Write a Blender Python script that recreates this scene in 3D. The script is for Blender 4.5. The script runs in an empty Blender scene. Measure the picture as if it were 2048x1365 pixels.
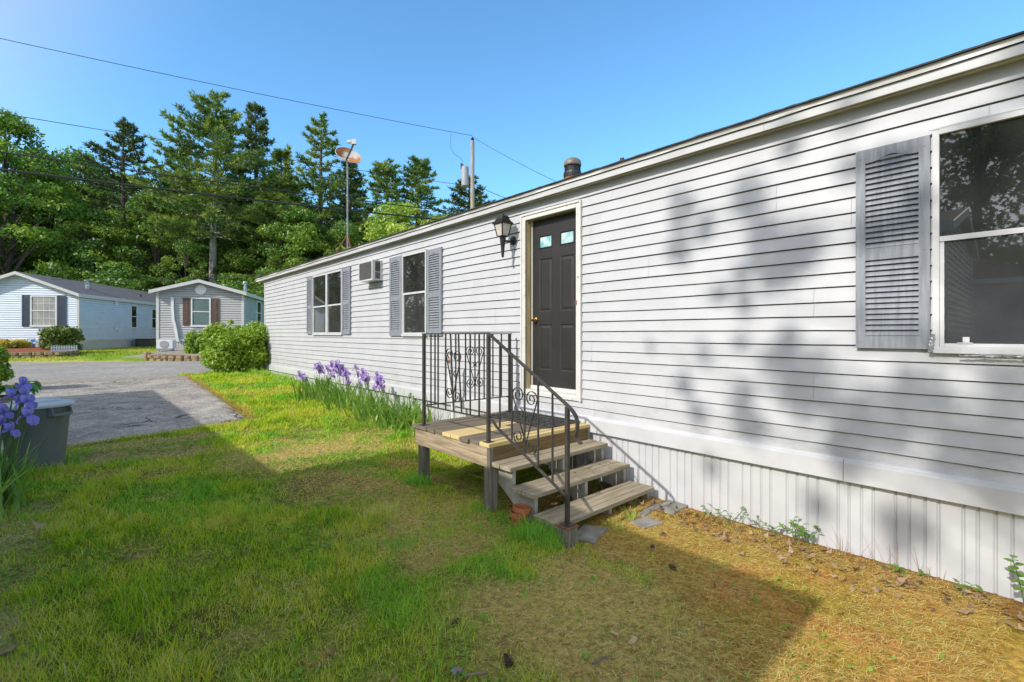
import bpy, math, random
import numpy as np
from mathutils import Vector, Matrix

# ---------------------------------------------------------------- camera, sky, sun, exposure
SC = bpy.context.scene
COL = SC.collection
YAW = math.radians(42.1)
FPX, HOR = 949.0, 668.0
cam = bpy.data.cameras.new('camera'); camo = bpy.data.objects.new('camera', cam); COL.objects.link(camo)
cam.sensor_width = 36.0; cam.lens = FPX / 2048 * 36.0; cam.shift_y = -14.5 / 2048
cam.clip_start = 0.05; cam.clip_end = 2000
camo.location = (0, 0, 0); camo.rotation_euler = (math.radians(90), 0, -YAW)
SC.camera = camo
SUN_EL, SUN_AZ = math.radians(34), math.radians(-90)       # azimuth from +Y towards +X
world = bpy.data.worlds.new('World'); SC.world = world; world.use_nodes = True
wn = world.node_tree; wn.nodes.clear()
wo = wn.nodes.new('ShaderNodeOutputWorld'); wb = wn.nodes.new('ShaderNodeBackground'); ws = wn.nodes.new('ShaderNodeTexSky')
ws.sky_type = 'NISHITA'; ws.sun_disc = False; ws.sun_elevation = SUN_EL; ws.sun_rotation = SUN_AZ
ws.air_density = 1.0; ws.dust_density = 0.25; ws.ozone_density = 6.0; ws.altitude = 100
wb.inputs['Strength'].default_value = 0.15
wt = wn.nodes.new('ShaderNodeMix'); wt.data_type = 'RGBA'; wt.blend_type = 'MULTIPLY'; wt.inputs[0].default_value = 1.0; wt.inputs[7].default_value = (.84, 1.10, 1.05, 1)
wn.links.new(ws.outputs[0], wt.inputs[6])
# towards the sun the sky is hazier and whiter than the deep blue opposite it
wc = wn.nodes.new('ShaderNodeTexCoord'); wd = wn.nodes.new('ShaderNodeVectorMath'); wd.operation = 'DOT_PRODUCT'
wd.inputs[1].default_value = (math.sin(SUN_AZ) * math.cos(SUN_EL), math.cos(SUN_AZ) * math.cos(SUN_EL), math.sin(SUN_EL)); wn.links.new(wc.outputs['Generated'], wd.inputs[0])
wr = wn.nodes.new('ShaderNodeMapRange'); wr.interpolation_type = 'SMOOTHSTEP'; wr.inputs['From Min'].default_value = .12; wr.inputs['From Max'].default_value = .6; wn.links.new(wd.outputs['Value'], wr.inputs['Value'])
wh = wn.nodes.new('ShaderNodeHueSaturation'); wh.inputs['Saturation'].default_value = .22; wh.inputs['Value'].default_value = .95; wn.links.new(ws.outputs[0], wh.inputs['Color'])
ww = wn.nodes.new('ShaderNodeMix'); ww.data_type = 'RGBA'; ww.blend_type = 'MULTIPLY'; ww.inputs[0].default_value = 1.0; ww.inputs[7].default_value = (1.0, 1.0, 1.02, 1); wn.links.new(wh.outputs[0], ww.inputs[6])
wm = wn.nodes.new('ShaderNodeMix'); wm.data_type = 'RGBA'; wn.links.new(wr.outputs[0], wm.inputs[0]); wn.links.new(wt.outputs[2], wm.inputs[6]); wn.links.new(ww.outputs[2], wm.inputs[7]); wn.links.new(wm.outputs[2], wb.inputs[0]); wn.links.new(wb.outputs[0], wo.inputs[0])
sl = bpy.data.lights.new('sun', 'SUN'); sl.energy = 2.1; sl.angle = math.radians(0.55); sl.color = (1.0, 0.95, 0.88)
so = bpy.data.objects.new('sun', sl); COL.objects.link(so); so.location = (-20, 0, 20)
_sd = Vector((math.sin(SUN_AZ) * math.cos(SUN_EL), math.cos(SUN_AZ) * math.cos(SUN_EL), math.sin(SUN_EL)))
so.rotation_euler = _sd.to_track_quat('Z', 'Y').to_euler()
SC.view_settings.view_transform = 'Standard'; SC.view_settings.look = 'None'
SC.view_settings.exposure = 0.95; SC.view_settings.gamma = 1.0
SC.render.engine = 'CYCLES'
SC.cycles.max_bounces = 6; SC.cycles.diffuse_bounces = 3; SC.cycles.glossy_bounces = 2; SC.cycles.transmission_bounces = 4
SC.cycles.use_denoising = True; SC.cycles.use_adaptive_sampling = False

# ---------------------------------------------------------------- helpers
SN, CS = math.sin(YAW), math.cos(YAW)
def px(u, v, d):
    a = (u - 1024) / FPX
    return Vector((d * (SN + CS * a), d * (CS - SN * a), (HOR - v) / FPX * d))
def smooth(t): t = np.clip(t, 0, 1); return t * t * (3 - 2 * t)
_tab = np.random.RandomState(7).rand(256, 256)
def vnoise(x, y, s=1.0, off=0):
    x = np.asarray(x, float) * s + off * 17.3 + 1000; y = np.asarray(y, float) * s + off * 5.7 + 1000
    xi = np.floor(x).astype(int); yi = np.floor(y).astype(int); fx = x - xi; fy = y - yi
    fx = fx * fx * (3 - 2 * fx); fy = fy * fy * (3 - 2 * fy)
    g = lambda a, b: _tab[a % 256, b % 256]
    return (g(xi, yi) * (1 - fx) + g(xi + 1, yi) * fx) * (1 - fy) + (g(xi, yi + 1) * (1 - fx) + g(xi + 1, yi + 1) * fx) * fy
def fbm(x, y, s=1.0, off=0):
    return (vnoise(x, y, s, off) + .5 * vnoise(x, y, s * 2.1, off + 3) + .25 * vnoise(x, y, s * 4.3, off + 6)) / 1.75
def height(x, y):
    x = np.asarray(x, float); y = np.asarray(y, float)
    a = np.interp(y, [-40, 0, 3, 5, 7, 8, 10, 13, 15, 40], [-1.62, -1.56, -1.555, -1.51, -1.44, -1.38, -1.28, -1.18, -1.13, -1.0])
    q = .512 * x + .859 * y
    b = np.interp(q, [0, 13, 16, 20.6, 21.3, 23, 25.5, 40, 400], [-1.13, -1.13, -1.1, -1.06, -.95, -.89, -.80, -.62, -.6])
    t = smooth((y - 14) / 4.0)
    z = a * (1 - t) + b * t
    z = z + .09 * smooth((x - 2.6) / 1.0) * smooth((y - 4.8) / 1.2) * smooth((11 - y) / 3)
    lawn = smooth((7.6 - y) / .6) * smooth((4.2 - x) / .2)
    z = z + lawn * .03 * (fbm(x, y, 1.3, 2) - .5)
    return z
def hz(x, y): return float(height(x, y))
def ground_at(u, v):
    z = -1.4
    for _ in range(12):
        d = -z * FPX / (v - HOR); p = px(u, v, d); z = hz(p.x, p.y)
    return Vector((p.x, p.y, z))

ORG = {}
class MB:
    def __init__(s): s.v = []; s.f = []
    def add(s, vs, fs):
        b = len(s.v); s.v += [tuple(p) for p in vs]; s.f += [tuple(i + b for i in f) for f in fs]; return s
    def box(s, x0, x1, y0, y1, z0, z1):
        return s.add([(x0, y0, z0), (x1, y0, z0), (x1, y1, z0), (x0, y1, z0), (x0, y0, z1), (x1, y0, z1), (x1, y1, z1), (x0, y1, z1)],
                     [(3, 2, 1, 0), (4, 5, 6, 7), (0, 1, 5, 4), (1, 2, 6, 5), (2, 3, 7, 6), (3, 0, 4, 7)])
    def obox(s, c, a, b, d):
        c, a, b, d = Vector(c), Vector(a), Vector(b), Vector(d)
        vs = [c - a - b - d, c + a - b - d, c + a + b - d, c - a + b - d, c - a - b + d, c + a - b + d, c + a + b + d, c - a + b + d]
        return s.add(vs, [(3, 2, 1, 0), (4, 5, 6, 7), (0, 1, 5, 4), (1, 2, 6, 5), (2, 3, 7, 6), (3, 0, 4, 7)])
    def prism(s, poly, vec):
        n = len(poly); vec = Vector(vec); p = [Vector(q) for q in poly]
        return s.add(p + [q + vec for q in p], [tuple(range(n))[::-1], tuple(range(n, 2 * n))] + [(i, (i + 1) % n, n + (i + 1) % n, n + i) for i in range(n)])
    def quad(s, a, b, c, d): return s.add([a, b, c, d], [(0, 1, 2, 3)])
    def tube(s, pts, r, n=8, cap=True, up=None):
        pts = [Vector(p) for p in pts]; m = len(pts); rs = r if isinstance(r, (list, tuple)) else [r] * m
        vs = []; prev = None
        for i, p in enumerate(pts):
            t = (pts[min(i + 1, m - 1)] - pts[max(i - 1, 0)]).normalized()
            if prev is None:
                u = Vector(up) if up else (Vector((0, 0, 1)) if abs(t.z) < .9 else Vector((1, 0, 0)))
            else: u = prev
            u = (u - t * u.dot(t)).normalized(); w = t.cross(u); prev = u
            for k in range(n):
                a = 2 * math.pi * k / n + (math.pi / 4 if n == 4 else 0); vs.append(p + (u * math.cos(a) + w * math.sin(a)) * rs[i])
        fs = [(i * n + k, i * n + (k + 1) % n, (i + 1) * n + (k + 1) % n, (i + 1) * n + k) for i in range(m - 1) for k in range(n)]
        if cap: fs += [tuple(range(n))[::-1], tuple(range((m - 1) * n, m * n))]
        return s.add(vs, fs)
    def bar(s, pts, w, h, side):      # rectangular section sweep: width w along 'side', thickness h
        pts = [Vector(p) for p in pts]; m = len(pts); vs = []; side = Vector(side).normalized()
        for i, p in enumerate(pts):
            t = (pts[min(i + 1, m - 1)] - pts[max(i - 1, 0)]).normalized(); n = side.cross(t).normalized()
            for a, b in ((-1, -1), (1, -1), (1, 1), (-1, 1)): vs.append(p + side * (a * w / 2) + n * (b * h / 2))
        fs = [(i * 4 + k, i * 4 + (k + 1) % 4, (i + 1) * 4 + (k + 1) % 4, (i + 1) * 4 + k) for i in range(m - 1) for k in range(4)]
        return s.add(vs, fs + [(3, 2, 1, 0), tuple(range(4 * m - 4, 4 * m))])
    def lathe(s, c, prof, n=24, axis=None):
        c = Vector(c); vs = []
        if axis is None: e1, e2, e3 = Vector((1, 0, 0)), Vector((0, 1, 0)), Vector((0, 0, 1))
        else:
            e3 = Vector(axis).normalized(); e1 = e3.orthogonal().normalized(); e2 = e3.cross(e1)
        for r, z in prof:
            for k in range(n):
                a = 2 * math.pi * k / n; vs.append(c + e1 * (r * math.cos(a)) + e2 * (r * math.sin(a)) + e3 * z)
        m = len(prof)
        fs = [(i * n + k, i * n + (k + 1) % n, (i + 1) * n + (k + 1) % n, (i + 1) * n + k) for i in range(m - 1) for k in range(n)]
        return s.add(vs, fs + [tuple(range(n))[::-1], tuple(range((m - 1) * n, m * n))])
    def build(s, name, mat, parent=None, smoothed=False, bevel=0):
        me = bpy.data.meshes.new(name); o = bpy.data.objects.new(name, me); COL.objects.link(o)
        org = Vector((0, 0, 0))
        if parent is not None: org = ORG[parent.name]; o.parent = parent
        me.from_pydata([(p[0] - org.x, p[1] - org.y, p[2] - org.z) for p in s.v], [], s.f); me.update()
        me.materials.append(mat); ORG[o.name] = org
        if smoothed:
            me.polygons.foreach_set('use_smooth', [True] * len(me.polygons))
            try: me.set_sharp_from_angle(angle=math.radians(40))
            except Exception: pass
        if bevel:
            b = o.modifiers.new('bevel', 'BEVEL'); b.width = bevel; b.segments = 2; b.limit_method = 'ANGLE'; b.angle_limit = math.radians(50)
        return o
def npmesh(name, V, F, mat, parent=None, tint=None, loc=None):
    V = np.asarray(V, np.float32).reshape(-1, 3); F = np.asarray(F, np.int32); k = F.shape[1]
    me = bpy.data.meshes.new(name); me.vertices.add(len(V)); me.vertices.foreach_set('co', V.ravel())
    me.loops.add(F.size); me.loops.foreach_set('vertex_index', F.ravel())
    me.polygons.add(len(F)); me.polygons.foreach_set('loop_start', np.arange(0, F.size, k, dtype=np.int32))
    try: me.polygons.foreach_set('loop_total', np.full(len(F), k, np.int32))
    except Exception: pass
    if tint is not None:
        a = me.color_attributes.new('tint', 'FLOAT_COLOR', 'POINT')
        c = np.ones((len(V), 4), np.float32); c[:, :3] = tint; a.data.foreach_set('color', c.ravel())
    me.update(calc_edges=True); me.validate()
    if mat: me.materials.append(mat)
    if name is None: return me
    o = bpy.data.objects.new(name, me); COL.objects.link(o)
    if parent is not None: o.parent = parent
    if loc is not None: o.location = loc
    ORG[o.name] = Vector(loc) if loc is not None else Vector((0, 0, 0))
    return o
def tag(o, label, cat, group=None, kind=None):
    o['label'] = label; o['category'] = cat
    if group: o['group'] = group
    if kind: o['kind'] = kind
    return o
def thing(name, label, cat, loc=(0, 0, 0), group=None):
    o = bpy.data.objects.new(name, None); COL.objects.link(o); o.location = loc; o.empty_display_size = .1
    ORG[o.name] = Vector(loc); return tag(o, label, cat, group)
def struct(o): o['kind'] = 'structure'; return o

# ---------------------------------------------------------------- materials
def nodes(name):
    m = bpy.data.materials.new(name); m.use_nodes = True; nt = m.node_tree; nt.nodes.clear()
    out = nt.nodes.new('ShaderNodeOutputMaterial'); return m, nt, out
def rgb(c): return (c[0], c[1], c[2], 1)
def noise_node(nt, scale, detail=4, stretch=None, rough=.55):
    tc = nt.nodes.new('ShaderNodeTexCoord'); n = nt.nodes.new('ShaderNodeTexNoise')
    n.inputs['Scale'].default_value = scale; n.inputs['Detail'].default_value = detail; n.inputs['Roughness'].default_value = rough
    if stretch:
        mp = nt.nodes.new('ShaderNodeMapping'); mp.inputs['Scale'].default_value = stretch
        nt.links.new(tc.outputs['Object'], mp.inputs[0]); nt.links.new(mp.outputs[0], n.inputs['Vector'])
    else: nt.links.new(tc.outputs['Object'], n.inputs['Vector'])
    return n.outputs['Fac']
def ramp(nt, fac, lo, hi):
    r = nt.nodes.new('ShaderNodeMapRange'); r.inputs['From Min'].default_value = lo; r.inputs['From Max'].default_value = hi; r.interpolation_type = 'SMOOTHSTEP'
    nt.links.new(fac, r.inputs['Value']); return r.outputs['Result']
def mixc(nt, fac, a, b, mode='MIX'):
    x = nt.nodes.new('ShaderNodeMix'); x.data_type = 'RGBA'; x.blend_type = mode
    if isinstance(fac, (int, float)): x.inputs[0].default_value = fac
    else: nt.links.new(fac, x.inputs[0])
    for i, c in ((6, a), (7, b)):
        if isinstance(c, (tuple, list)): x.inputs[i].default_value = rgb(c)
        else: nt.links.new(c, x.inputs[i])
    return x.outputs[2]
def math1(nt, op, a, b):
    x = nt.nodes.new('ShaderNodeMath'); x.operation = op
    for i, c in ((0, a), (1, b)):
        if isinstance(c, (int, float)): x.inputs[i].default_value = c
        else: nt.links.new(c, x.inputs[i])
    return x.outputs[0]
def MAT(name, c1, c2=None, scale=6, lo=.35, hi=.65, stretch=None, rough=.6, spec=.4, metal=0, bump=0, bscale=60, bstretch=None,
        dirt=None, dscale=1.5, dlo=.55, dhi=.75, dstretch=None, damt=1.0, detail=5):
    m, nt, out = nodes(name); p = nt.nodes.new('ShaderNodeBsdfPrincipled')
    p.inputs['Roughness'].default_value = rough; p.inputs['Metallic'].default_value = metal; p.inputs['Specular IOR Level'].default_value = spec
    col = c1
    if c2: col = mixc(nt, ramp(nt, noise_node(nt, scale, detail, stretch), lo, hi), c1, c2)
    if dirt: col = mixc(nt, math1(nt, 'MULTIPLY', ramp(nt, noise_node(nt, dscale, 7, dstretch, .65), dlo, dhi), damt), col, dirt)
    if isinstance(col, (tuple, list)): p.inputs['Base Color'].default_value = rgb(col)
    else: nt.links.new(col, p.inputs['Base Color'])
    if bump:
        b = nt.nodes.new('ShaderNodeBump'); b.inputs['Strength'].default_value = bump; b.inputs['Distance'].default_value = .01
        nt.links.new(noise_node(nt, bscale, 4, bstretch), b.inputs['Height']); nt.links.new(b.outputs[0], p.inputs['Normal'])
    nt.links.new(p.outputs[0], out.inputs[0]); return m
def LEAF(name, c1, c2, c3=None, trans=.35, rough=.5, gloss=.05, objvar=.25, gain=1.9):
    m, nt, out = nodes(name)
    c1, c2, c3 = [None if c is None else tuple(min(.8, q * gain) for q in c) for c in (c1, c2, c3)]
    g = nt.nodes.new('ShaderNodeNewGeometry'); col = mixc(nt, g.outputs['Random Per Island'], c1, c2)
    if c3: col = mixc(nt, ramp(nt, noise_node(nt, .55, 2), .45, .65), col, c3)
    oi = nt.nodes.new('ShaderNodeObjectInfo'); hs = nt.nodes.new('ShaderNodeHueSaturation')
    nt.links.new(math1(nt, 'ADD', math1(nt, 'MULTIPLY', oi.outputs['Random'], objvar), 1 - objvar / 2), hs.inputs['Value']); nt.links.new(col, hs.inputs['Color'])
    col = hs.outputs[0]
    d = nt.nodes.new('ShaderNodeBsdfDiffuse'); t = nt.nodes.new('ShaderNodeBsdfTranslucent'); gl = nt.nodes.new('ShaderNodeBsdfGlossy')
    gl.inputs['Roughness'].default_value = rough
    nt.links.new(col, d.inputs[0]); nt.links.new(col, t.inputs[0])
    a = nt.nodes.new('ShaderNodeMixShader'); a.inputs[0].default_value = trans; nt.links.new(d.outputs[0], a.inputs[1]); nt.links.new(t.outputs[0], a.inputs[2])
    b = nt.nodes.new('ShaderNodeMixShader'); b.inputs[0].default_value = gloss; nt.links.new(a.outputs[0], b.inputs[1]); nt.links.new(gl.outputs[0], b.inputs[2])
    nt.links.new(b.outputs[0], out.inputs[0]); return m
def TINT(name, trans=.3, bump=0, bscale=40, nz=0, nscale=20):
    m, nt, out = nodes(name); at = nt.nodes.new('ShaderNodeAttribute'); at.attribute_name = 'tint'; col = at.outputs['Color']
    if nz:
        f = ramp(nt, noise_node(nt, nscale, 8, None, .7), .3, .7)
        col = mixc(nt, 1.0, col, mixc(nt, f, (1 - nz,) * 3, (1 + nz,) * 3), 'MULTIPLY')
    d = nt.nodes.new('ShaderNodeBsdfDiffuse'); nt.links.new(col, d.inputs[0]); sh = d.outputs[0]
    if bump:
        b = nt.nodes.new('ShaderNodeBump'); b.inputs['Strength'].default_value = bump; b.inputs['Distance'].default_value = .02
        nt.links.new(noise_node(nt, bscale, 6, None, .7), b.inputs['Height']); nt.links.new(b.outputs[0], d.inputs['Normal'])
    if trans:
        t = nt.nodes.new('ShaderNodeBsdfTranslucent'); nt.links.new(col, t.inputs[0])
        a = nt.nodes.new('ShaderNodeMixShader'); a.inputs[0].default_value = trans
        nt.links.new(sh, a.inputs[1]); nt.links.new(t.outputs[0], a.inputs[2]); sh = a.outputs[0]
    nt.links.new(sh, out.inputs[0]); return m

M = {}
M['siding'] = MAT('white_vinyl', (.515, .517, .53), (.48, .482, .495), 3, rough=.45, spec=.35, bump=.08, bscale=12, bstretch=(1, .6, 30), dirt=(.50, .50, .47), dscale=1.2, dlo=.60, dhi=.85, damt=.35, dstretch=(1, 1, 2.5))
def stain(m, z0, z1, col_, amt):
    nt = m.node_tree; p = [n for n in nt.nodes if n.type == 'BSDF_PRINCIPLED'][0]; c = p.inputs['Base Color'].links[0].from_socket
    tc = nt.nodes.new('ShaderNodeTexCoord'); sx = nt.nodes.new('ShaderNodeSeparateXYZ'); nt.links.new(tc.outputs['Object'], sx.inputs[0])
    f = math1(nt, 'MULTIPLY', ramp(nt, sx.outputs['Z'], z1, z0), ramp(nt, noise_node(nt, 2.2, 8, (1, 1, 2.4), .7), .45, .68))
    nt.links.new(mixc(nt, math1(nt, 'MULTIPLY', f, amt), c, col_), p.inputs['Base Color'])
stain(M['siding'], .62, 1.0, (.30, .31, .29), .55)
M['skirt'] = MAT('skirt_vinyl', (.55, .55, .555), (.51, .51, .515), 4, rough=.45, dirt=(.42, .38, .30), dscale=5, dlo=.66, dhi=.85, damt=.6)
M['trim'] = MAT('white_trim', (.60, .595, .575), (.55, .54, .51), 8, rough=.5, dirt=(.38, .28, .16), dscale=9, dlo=.66, dhi=.78, damt=.7)
M['fascia'] = MAT('fascia_white', (.54, .54, .535), (.48, .48, .475), 2, rough=.5, dirt=(.4, .36, .3), dscale=6, dlo=.62, dhi=.8, damt=.5, dstretch=(1, .3, 1))
M['soffit'] = MAT('soffit', (.42, .39, .28), (.55, .53, .45), 3, rough=.7)
M['drip'] = MAT('drip_metal', (.36, .35, .31), (.62, .61, .58), 5, lo=.5, hi=.6, rough=.5, stretch=(1, .35, 3))
M['shingle'] = MAT('dark_shingle', (.035, .035, .035), (.07, .065, .06), 20, rough=.9, bump=.5, bscale=80)
M['seam'] = MAT('seam_grey', (.36, .36, .36))
M['shutter'] = MAT('grey_shutter', (.275, .295, .325), (.205, .22, .25), 5, rough=.5, spec=.4, stretch=(1, 8, .7), bump=.35, bscale=8, bstretch=(1, 9, .8))
M['door'] = MAT('charcoal_door', (.034, .031, .029), (.028, .026, .024), 5, rough=.42, spec=.4, bump=.1, bscale=300)
M['paint'] = MAT('old_cream_paint', (.63, .62, .59), (.58, .56, .50), 6, lo=.5, hi=.7, rough=.55, dirt=(.42, .27, .10), dscale=11, dlo=.63, dhi=.7, damt=.8)
M['jamb'] = MAT('bare_jamb', (.46, .36, .18), (.34, .25, .11), 6, rough=.7, stretch=(3, 3, .5))
M['brass'] = MAT('brass', (.75, .52, .18), rough=.22, metal=1)
M['glass'] = MAT('window_glass', (.020, .021, .020), (.032, .033, .032), 3, rough=.015, spec=1.0)
M['glass'].node_tree.nodes['Principled BSDF'].inputs['IOR'].default_value = 1.55
M['screen'] = MAT('screened_glass', (.040, .040, .040), (.055, .055, .053), 2.5, rough=.02, spec=.9)
M['screen'].node_tree.nodes['Principled BSDF'].inputs['IOR'].default_value = 1.6
M['doorglass'] = MAT('blue_film_glass', (.16, .45, .50), (.55, .68, .66), 9, rough=.2, spec=.6)
M['alu'] = MAT('white_aluminium', (.60, .60, .60), (.53, .53, .53), 5, rough=.4, dirt=(.35, .33, .3), dscale=14, dlo=.66, dhi=.8, damt=.6)
M['iron'] = MAT('black_iron', (.040, .038, .034), (.065, .055, .045), 14, rough=.5, spec=.45, bump=.15, bscale=90, dirt=(.14, .07, .035), dscale=9, dlo=.66, dhi=.8, damt=.8)
M['oldwood'] = MAT('weathered_wood', (.44, .37, .26), (.25, .21, .145), 5, lo=.3, hi=.7, stretch=(.5, 9, 9), rough=.85, spec=.2, bump=.5, bscale=6, bstretch=(.6, 12, 12), dirt=(.17, .17, .09), dscale=3, dlo=.55, dhi=.75, damt=.6)
M['deckwood'] = MAT('grey_deck_wood', (.24, .20, .145), (.13, .11, .08), 5, lo=.3, hi=.7, stretch=(.5, 10, 10), rough=.85, spec=.2, bump=.5, bscale=6, bstretch=(.6, 12, 12), dirt=(.12, .12, .07), dscale=3, damt=.5)
M['newwood'] = MAT('new_yellow_board', (.72, .56, .27), (.62, .46, .20), 5, lo=.35, hi=.65, stretch=(.5, 10, 10), rough=.7, spec=.3, bump=.2, bscale=6, bstretch=(.6, 12, 12))
M['rimwood'] = MAT('rim_joist_wood', (.46, .36, .24), (.26, .20, .125), 4, lo=.35, hi=.65, stretch=(9, .7, 9), rough=.85, spec=.2, bump=.4, bscale=5, bstretch=(12, .8, 12))
M['frontwood'] = MAT('stained_riser_wood', (.22, .15, .065), (.14, .095, .04), 4, stretch=(.6, 8, 8), rough=.8, spec=.2, bump=.3, bscale=5, bstretch=(.7, 10, 10))
M['stringerwood'] = MAT('pale_stringer_wood', (.46, .43, .37), (.30, .27, .22), 5, rough=.85, spec=.2, bump=.3)
M['postwood'] = MAT('post_wood', (.27, .235, .19), (.15, .13, .10), 5, stretch=(9, 9, .6), rough=.85, spec=.2, bump=.5, bscale=6, bstretch=(12, 12, .8))
M['rubber'] = MAT('black_rubber', (.035, .035, .035), (.075, .075, .072), 18, rough=.75, bump=.4, bscale=70)
M['clay'] = MAT('terracotta', (.46, .16, .06), (.38, .12, .045), 7, rough=.75, dirt=(.32, .22, .1), dscale=5, dlo=.55, dhi=.8, damt=.6)
M['concrete'] = MAT('concrete', (.30, .28, .24), (.20, .19, .16), 8, rough=.9, bump=.6, bscale=40, dirt=(.16, .14, .07), dscale=4, damt=.6)
M['asphalt_drive'] = MAT('old_asphalt', (.45, .405, .35), (.28, .262, .235), 2.2, lo=.3, hi=.7, rough=.9, spec=.2, bump=.7, bscale=70, dirt=(.50, .45, .38), dscale=.9, dlo=.5, dhi=.7, damt=.7, detail=9)
def crack(m, scale, width, dark, patch):
    nt = m.node_tree; p = [n for n in nt.nodes if n.type == 'BSDF_PRINCIPLED'][0]; col = p.inputs['Base Color'].links[0].from_socket
    tc = nt.nodes.new('ShaderNodeTexCoord'); nz = nt.nodes.new('ShaderNodeTexNoise'); nz.inputs['Scale'].default_value = 2.5; nz.inputs['Detail'].default_value = 6; nt.links.new(tc.outputs['Object'], nz.inputs['Vector'])
    ad = nt.nodes.new('ShaderNodeVectorMath'); ad.operation = 'MULTIPLY_ADD'; nt.links.new(nz.outputs['Color'], ad.inputs[0]); ad.inputs[1].default_value = (.55, .55, 0); nt.links.new(tc.outputs['Object'], ad.inputs[2])
    vo = nt.nodes.new('ShaderNodeTexVoronoi'); vo.feature = 'DISTANCE_TO_EDGE'; vo.inputs['Scale'].default_value = scale; nt.links.new(ad.outputs[0], vo.inputs['Vector'])
    ck = math1(nt, 'SUBTRACT', 1.0, ramp(nt, vo.outputs['Distance'], width * .4, width)); ck = math1(nt, 'MULTIPLY', ck, ramp(nt, noise_node(nt, .7, 3), .56, .64))
    col = mixc(nt, math1(nt, 'MULTIPLY', ramp(nt, noise_node(nt, 1.6, 9, None, .72), .52, .68), patch), col, dark); col = mixc(nt, ck, col, (dark[0] * .55, dark[1] * .55, dark[2] * .55))
    col = mixc(nt, 1.0, col, mixc(nt, ramp(nt, noise_node(nt, 42, 3, None, .8), .3, .7), (.62,) * 3, (1.35,) * 3), 'MULTIPLY'); col = mixc(nt, 1.0, col, mixc(nt, ramp(nt, noise_node(nt, 9, 5, None, .7), .3, .7), (.80,) * 3, (1.18,) * 3), 'MULTIPLY')
    nt.links.new(col, p.inputs['Base Color'])
crack(M['asphalt_drive'], 1.5, .03, (.13, .125, .12), .8)
M['asphalt_road'] = MAT('road_asphalt', (.36, .335, .30), (.31, .29, .265), 1.2, rough=.9, spec=.2, bump=.4, bscale=60, dirt=(.43, .40, .35), dscale=.5, dlo=.5, dhi=.7, damt=.6)
crack(M['asphalt_road'], .35, .008, (.22, .21, .20), .4)
M['gravel'] = MAT('shoulder_gravel', (.42, .36, .28), (.20, .18, .15), 9, lo=.3, hi=.7, rough=.95, bump=.9, bscale=60, detail=9)
M['mulch'] = MAT('red_mulch', (.34, .10, .045), (.20, .055, .03), 14, rough=.95, bump=.9, bscale=35)
M['binplastic'] = MAT('grey_bin_plastic', (.195, .198, .198), (.165, .168, .17), 4, rough=.55, spec=.35, bump=.15, bscale=120)
M['lidplastic'] = MAT('skylit_grey_lid', (.56, .60, .61), (.48, .52, .53), 4, rough=.5, spec=.4, dirt=(.3, .27, .2), dscale=3, damt=.3)  # grey made paler and bluer to carry the skylight on the lid top
M['bark'] = MAT('pine_bark', (.12, .095, .075), (.06, .048, .04), 5, stretch=(3, 3, .6), rough=.95, bump=.8, bscale=8, bstretch=(4, 4, 1))
M['palebark'] = MAT('pale_pine_bark', (.46, .42, .38), (.26, .23, .20), 5, stretch=(3, 3, .6), rough=.95, bump=.8, bscale=8, bstretch=(4, 4, 1))
M['poleWood'] = MAT('utility_pole_wood', (.40, .36, .31), (.26, .22, .18), 4, stretch=(8, 8, .5), rough=.9)
M['wire'] = MAT('black_cable', (.02, .02, .02), rough=.6)
M['galv'] = MAT('galvanised_steel', (.45, .46, .47), (.34, .35, .36), 9, rough=.4, metal=.6)
M['mastmetal'] = MAT('dull_mast_metal', (.30, .30, .30), (.22, .21, .20), 9, rough=.5, metal=.3)
M['tancap'] = MAT('tan_flue_cap', (.26, .22, .17), (.16, .14, .11), 7, rough=.5, metal=.2)
M['greymetal'] = MAT('grey_tank', (.36, .37, .39), (.30, .31, .33), 3, rough=.45)
M['rustdish'] = MAT('rusty_dish', (.46, .18, .055), (.28, .085, .02), 5, lo=.4, hi=.7, rough=.7, dirt=(.55, .54, .52), dscale=3.6, dlo=.50, dhi=.60)
M['dish'] = MAT('grey_dish', (.50, .50, .50), rough=.5)
M['rust'] = MAT('rusty_iron', (.26, .11, .05), (.17, .075, .04), 20, rough=.85, bump=.3, bscale=80)
M['white'] = MAT('white_plastic', (.74, .74, .74), (.68, .68, .68), 3, rough=.4)
M['black'] = MAT('black_metal', (.02, .02, .02), (.035, .034, .032), 9, rough=.45)
M['lampglass'] = MAT('frosted_lamp_glass', (.62, .57, .48), (.48, .44, .37), 26, rough=.3, bump=.5, bscale=60)
M['grille'] = MAT('grey_grille', (.09, .088, .085), (.15, .145, .14), 40, rough=.6, bump=.5, bscale=90)
M['pine'] = LEAF('pine_needles', (.034, .072, .014), (.072, .118, .022), (.135, .17, .026), trans=.3, gain=2.4)
M['darkpine'] = LEAF('dark_pine_needles', (.026, .046, .014), (.055, .082, .02), None, trans=.25, gain=2.3)
M['maple'] = LEAF('maple_leaves', (.026, .072, .010), (.068, .128, .010), (.115, .168, .014), trans=.4, gain=2.5)
M['lime'] = LEAF('lime_leaves', (.09, .17, .02), (.17, .24, .03), (.22, .27, .035), trans=.4)
M['under'] = LEAF('understory_leaves', (.030, .080, .010), (.078, .137, .012), (.125, .168, .016), trans=.4, gain=2.25)
M['hedge'] = LEAF('hedge_leaves', (.11, .19, .010), (.20, .29, .016), (.22, .30, .02), trans=.35, gloss=.06)
M['yew'] = LEAF('yew_leaves', (.040, .075, .010), (.11, .14, .018), None, trans=.25, gain=2.2)
M['yellowbush'] = LEAF('yellow_bush_leaves', (.26, .20, .02), (.40, .30, .03), (.10, .14, .02), trans=.3)
M['irisleaf'] = LEAF('iris_leaves', (.065, .15, .018), (.13, .23, .03), (.19, .28, .045), trans=.35, gloss=.06)
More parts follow.
